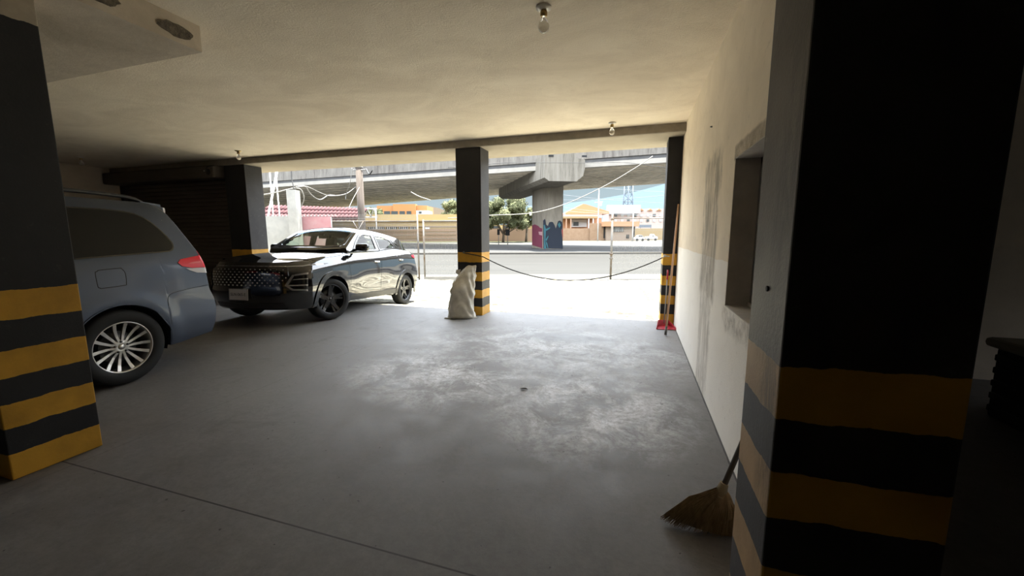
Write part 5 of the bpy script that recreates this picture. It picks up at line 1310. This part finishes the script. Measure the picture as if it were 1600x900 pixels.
for s in (1, -1):
    patch([t_low], [(.64 * s, .880), (.64 * s, .898), (.80 * s, .915), (.885 * s, .945), (.885 * s, .915), (.80 * s, .888)], 'x', 'day_light_strip', M['lamp_glass'], car, off=.002, th=.006, step=.02)
    lamp = [(.665 * s, .60), (.755 * s, .775), (.875 * s, .80), (.885 * s, .52), (.76 * s, .52)]
    la = patch([t_low], lamp, 'x', 'headlamp', M['gloss_black'], car, off=.002, th=.004, step=.02)
    for po in (((.755, .775), (.878, .803), (.878, .775), (.752, .748)), ((.752, .765), (.728, .765), (.652, .606), (.680, .600)), ((.655, .612), (.882, .622), (.882, .600), (.660, .592)), ((.665, .592), (.735, .528), (.880, .520), (.880, .545), (.745, .552), (.70, .592)), ((.74, .70), (.878, .715), (.878, .700), (.735, .688))):
        patch([t_low], [(a * s, c) for a, c in po], 'x', 'lamp_lens', M['lamp_lens'], la, off=.008, th=.006, step=.02)
patch([t_low], [(-.62, .25), (-.60, .33), (.60, .33), (.62, .25)], 'x', 'lower_intake', M['plastic'], car, off=.002, th=.004)
b = MB(); b.box((.925, -.04, .462), (.012, .335, .17), bev=.003); npl = b.build('number_plate', M['plate'], car)
b = MB()
for a, c in (((.9315, -.200, .380), (.9325, .120, .384)), ((.9315, -.200, .540), (.9325, .120, .544)), ((.9315, -.200, .380), (.9325, -.196, .544)), ((.9315, .116, .380), (.9325, .120, .544))): b.span(a, c)
b.build('plate_border', M['plate_ink'], npl)
def text(s_, size, mat, parent, mtx, name='lettering', ext=.001):
    cu = bpy.data.curves.new(name, 'FONT'); cu.body = s_; cu.size = size; cu.extrude = ext; cu.align_x = 'CENTER'; cu.align_y = 'CENTER'
    o = bpy.data.objects.new(name, cu); COL.objects.link(o); dg = bpy.context.evaluated_depsgraph_get(); me = bpy.data.meshes.new_from_object(o.evaluated_get(dg)); bpy.data.objects.remove(o)
    o = bpy.data.objects.new(name, me); COL.objects.link(o); me.materials.append(mat); me.transform(mtx); o.parent = parent; return o
RX = Matrix(((0, 0, 1, 0), (1, 0, 0, 0), (0, 1, 0, 0), (0, 0, 0, 1)))     # text plane -> facing +x
text('SLN-065-E', .062, M['plate_ink'], npl, Matrix.Translation((.9325, -.04, .462)) @ RX, 'plate_lettering')
for s in (1, -1):
    wheel(car, 0, .79 * s, WR, .245, .215, 'five', s, -20)
    wheel(car, -WB, .79 * s, WR, .245, .215, 'five', s)
b = MB(); b.tube([(-2.63, -.7, .34), (-2.63, .7, .34)], .04, 8); b.tube([(0, -.7, .34), (0, .7, .34)], .035, 8); b.build('axle', M['groove'], car)

# ---------------------------------------------------------------- blue-grey van
yaw = -1.505
F_ = Vector((math.cos(yaw), math.sin(yaw), 0))
van = car_root('van', Vector((-5.575, 2.283, 0.003)), F_, Vector((0, 0, 1)), label='blue-grey family van seen from its rear side, wheel and tail light showing', cat='car')
WBv = 3.03; ARv = .405; WRv = .36
ZV = [(-1.08, 1.70), (-.70, 1.735), (-.2, 1.757), (.6, 1.765), (1.4, 1.74), (1.9, 1.67), (2.5, 1.38), (2.95, 1.16), (3.4, 1.06), (3.85, .93), (4.05, .80)]
zv = lambda x: smooth_tab(ZV, x)
def zbv(x):
    z = interp([(-1.08, .34), (-.5, .27), (2.6, .25), (3.6, .24), (4.05, .28)], x)
    for cx in (0, WBv):
        if abs(x - cx) < ARv: z = max(z, WRv + math.sqrt(ARv ** 2 - (x - cx) ** 2))
    return z
PV = [(.25, .945), (.36, .975), (.55, .992), (.80, .992), (.95, .985), (1.08, .972), (1.18, .948), (1.25, .925), (1.40, .880), (1.55, .835), (1.65, .800), (1.70, .775), (1.74, .735), (1.78, .70)]
def ywv(x, z):
    w = smooth_tab(PV, z)
    for cx in (0, WBv): w += .012 * math.exp(-(((x - cx) ** 2 + (z - WRv) ** 2) ** .5 - .45) ** 2 / .006)
    if x > 2.0 and z > .95: w = min(w, w)
    w -= .03 * sstep(-.45, -.95, x) * sstep(1.2, 1.6, z)
    return w
def xmv(x, v, z):
    r_ = sstep(-.45, -1.08, x) if x < -.4 else 0; g = sstep(3.4, 4.05, x); a = abs(v)
    tail = interp([(.3, .06), (.42, .02), (.58, .0), (.70, .012), (.80, .055), (.95, .065), (1.1, .075), (1.25, .11), (1.4, .17), (1.55, .235), (1.66, .30), (1.76, .38)], z)
    return x + r_ * (tail + .17 * a ** 5) - g * .4 * a ** 3
xs_ = arr(-1.08, 4.05, .05, [c + s * ARv * math.cos(math.radians(d)) for c in (0, WBv) for s in (-1, 1) for d in (0.5, 6, 12, 18, 25, 32, 40, 50, 60, 75)])
vb = hull(xs_, zbv, zv, ywv, xmv, lambda x: .03, 26, 34)
t_v = BVHTree.FromBMesh(vb)
finish(vb, 'body', M['paint_blue'], van)
SW = [(2.30, 1.17), (1.36, 1.19), (1.36, 1.62), (1.62, 1.60), (1.9, 1.50)]
SW2 = [(1.28, 1.19), (1.28, 1.625), (.42, 1.655), (.42, 1.215)]
SW3 = [(.36, 1.215), (.36, 1.657), (.10, 1.656), (-.10, 1.652), (-.24, 1.640), (-.32, 1.622), (-.38, 1.592), (-.44, 1.54), (-.50, 1.465), (-.545, 1.395), (-.568, 1.345), (-.573, 1.315), (-.568, 1.29), (-.552, 1.268), (-.525, 1.257), (-.40, 1.25)]
for s in (1, -1):
    patch([t_v], SW, 'y', 'side_window', M['tint'], van, side=s); patch([t_v], SW2, 'y', 'side_window', M['tint'], van, side=s)
    w_ = patch([t_v], SW3, 'y', 'side_window', M['tint'], van, side=s, off=.003, th=.002); ring_patch([t_v], SW3, .004, .012, 'y', 'window_seal', M['gloss_black'], w_, side=s, off=.001, th=.004)
    line_on([t_v], [(-.52, 1.255), (0, 1.232), (.9, 1.205), (2.3, 1.16)], 'y', .007, 'window_moulding', M['gloss_black'], van, s)
    po = circle(0, WRv, ARv + .012, -10, 190, 36) + circle(0, WRv, ARv + .001, 190, -10, 36)
    for cx in (0, WBv):
        po = circle(cx, WRv, ARv + .010, -12, 192, 36) + circle(cx, WRv, ARv + .001, 192, -12, 36)
        patch([t_v], po, 'y', 'arch_lip', M['paint_blue'], van, off=.001, th=.006, step=.06, side=s)
        b = MB(); b.lathe([(ARv - .004, 0), (ARv - .004, .34)], (cx, .60 if s > 0 else -.94, WRv), 'Y', 40, cap=False)
        for f in [f for f in b.bm.faces if len(f.verts) > 4]: b.bm.faces.remove(f)
        for f in [f for f in b.bm.faces if f.calc_center_median().z < WRv - .10]: b.bm.faces.remove(f)
        b.build('wheel_well', M['groove'], van)
    # tail light: red upper body with a clear lower wedge, wrapping round the corner
    patch([t_v], [(-.565, 1.125), (-.60, 1.160), (-.84, 1.195), (-.93, 1.31), (-.985, 1.22), (-1.02, 1.10), (-.97, 1.055), (-.70, 1.06), (-.60, 1.085)], 'y', 'tail_light', M['red_lens'], van, off=.003, th=.006, step=.02, side=s)
    patch([t_v], [(-.63, 1.062), (-.70, 1.055), (-.96, 1.050), (-.985, 1.01), (-.90, .985), (-.74, 1.005), (-.67, 1.035)], 'y', 'reversing_lens', M['clear_lens'], van, off=.003, th=.006, step=.02, side=s)
    patch([t_v], [(-.66, 1.108), (-.72, 1.122), (-.80, 1.126), (-.80, 1.112), (-.72, 1.106)], 'y', 'lens_bar', M['red_bright'], van, off=.010, th=.003, step=.02, side=s)
    patch([t_v], [(.72 * s, 1.02), (.93 * s, 1.02), (.92 * s, 1.24), (.80 * s, 1.22), (.70 * s, 1.16)], 'x', 'tail_light', M['red_lens'], van, side=-1, off=.002)
    line_on([t_v], [(-.405, .69), (-.43, .80), (-.60, .835), (-.85, .855), (-.98, .865)], 'y', .0035, 'bumper_gap', M['groove'], van, s)
    line_on([t_v], [(.42, 1.17), (.44, .95), (.43, .70), (.41, .62)], 'y', .004, 'door_gap', M['groove'], van, s)
    line_on([t_v], [(1.32, 1.65), (1.34, .9), (1.33, .27)], 'y', .004, 'door_gap', M['groove'], van, s)
    line_on([t_v], [(2.38, 1.15), (2.36, .8), (2.40, .27)], 'y', .004, 'door_gap', M['groove'], van, s)
    line_on([t_v], [(.42, .93), (.9, .94), (1.3, .95)], 'y', .004, 'door_rail', M['groove'], van, s)
    patch([t_v], [(-.98, .60), (-1.05, .60), (-1.05, .73), (-.99, .74)], 'y', 'bumper_reflector', M['clear_lens'], van, off=.002, th=.003, step=.02, side=s)
    # roof rail
    b = MB(); b.tube(cable([(-.50, .66 * s, 1.755), (-.36, .665 * s, 1.80), (.1, .67 * s, 1.822), (.9, .67 * s, 1.82), (1.35, .665 * s, 1.80), (1.5, .66 * s, 1.745)], 12), .019, 8); b.build('roof_rail', M['plastic'], van)
    wheel(van, 0, .865 * s, WRv, .243, .235, 'seven', s); wheel(van, WBv, .865 * s, WRv, .243, .235, 'seven', s)
    for hx in (1.12, 1.52):
        b = MB(); b.box((hx, .995 * s, 1.03), (.2, .03, .035), bev=.01); b.build('door_handle', M['paint_blue'], van)
    b = MB(); b.box((2.25, 1.10 * s, 1.18), (.12, .22, .16), bev=.04); b.tube([(2.25, .9 * s, 1.13), (2.25, 1.02 * s, 1.15)], .03, 8); b.build('wing_mirror', M['paint_blue'], van, smooth=True)
# fuel flap on the visible side
fp = [(.125, 1.095), (.14, 1.08), (.142, .965), (.128, .948), (.11, .942), (-.055, .948), (-.075, .965), (-.082, 1.06), (-.062, 1.105), (-.045, 1.110), (.10, 1.106)]
line_on([t_v], fp + [fp[0]], 'y', .0038, 'fuel_flap_gap', M['groove'], van, 1)
# spoiler, rear glass, tail door, underside
b = MB(); b.prism([(-.46, -.70, 1.735), (-.65, -.70, 1.715), (-.73, -.58, 1.70), (-.77, 0, 1.715), (-.73, .58, 1.70), (-.65, .70, 1.715), (-.46, .70, 1.735)], (0, 0, .028))
b.prism([(-.55, .69, 1.735), (-.665, .695, 1.715), (-.66, .715, 1.62), (-.60, .72, 1.64)], (0, .012, 0)); b.prism([(-.55, -.69, 1.735), (-.665, -.695, 1.715), (-.66, -.715, 1.62), (-.60, -.72, 1.64)], (0, -.012, 0)); sp = b.build('roof_spoiler', M['paint_blue'], van)
b = MB(); b.prism([(-.66, .60, 1.722), (-.725, .60, 1.712), (-.715, .665, 1.710), (-.655, .70, 1.718)], (0, 0, -.05)); b.build('spoiler_end', M['clear_lens'], sp)
patch([t_v], [(-.62, 1.28), (.62, 1.28), (.56, 1.62), (-.56, 1.62)], 'x', 'rear_window', M['tint'], van, side=-1)
patch([t_v], [(-.40, .96), (.40, .96), (.40, 1.01), (-.40, 1.01)], 'x', 'tailgate_trim', M['chrome'], van, side=-1)
line_on([t_v], [(-.74, .90), (0, .88), (.74, .90)], 'x', .004, 'tailgate_gap', M['groove'], van, -1)
patch([t_v], [(2.02, -.58), (2.72, -.70), (2.82, 0), (2.72, .70), (2.02, .58), (2.0, 0)], 'z', 'windscreen', M['tint'], van)
patch([t_v], [(-.6, .62), (.6, .62), (.5, .80), (-.5, .80)], 'x', 'grille', M['plastic'], van, side=1)
for s in (1, -1): patch([t_v], [(.62 * s, .70), (.86 * s, .72), (.86 * s, .86), (.66 * s, .80)], 'x', 'headlamp', M['clear_lens'], van, side=1)
b = MB(); b.span((-.95, -.58, .24), (3.7, .58, .9)); b.build('underbody', M['groove'], van)
b = MB(); b.tube([(0, -.75, .34), (0, .75, .34)], .05, 8); b.build('axle', M['groove'], van)
b = MB(); b.tube([(-.40, .72, .30), (-.52, .70, .33), (-.60, .70, .36)], .03, 8); b.build('tow_eye', M['plastic'], van)
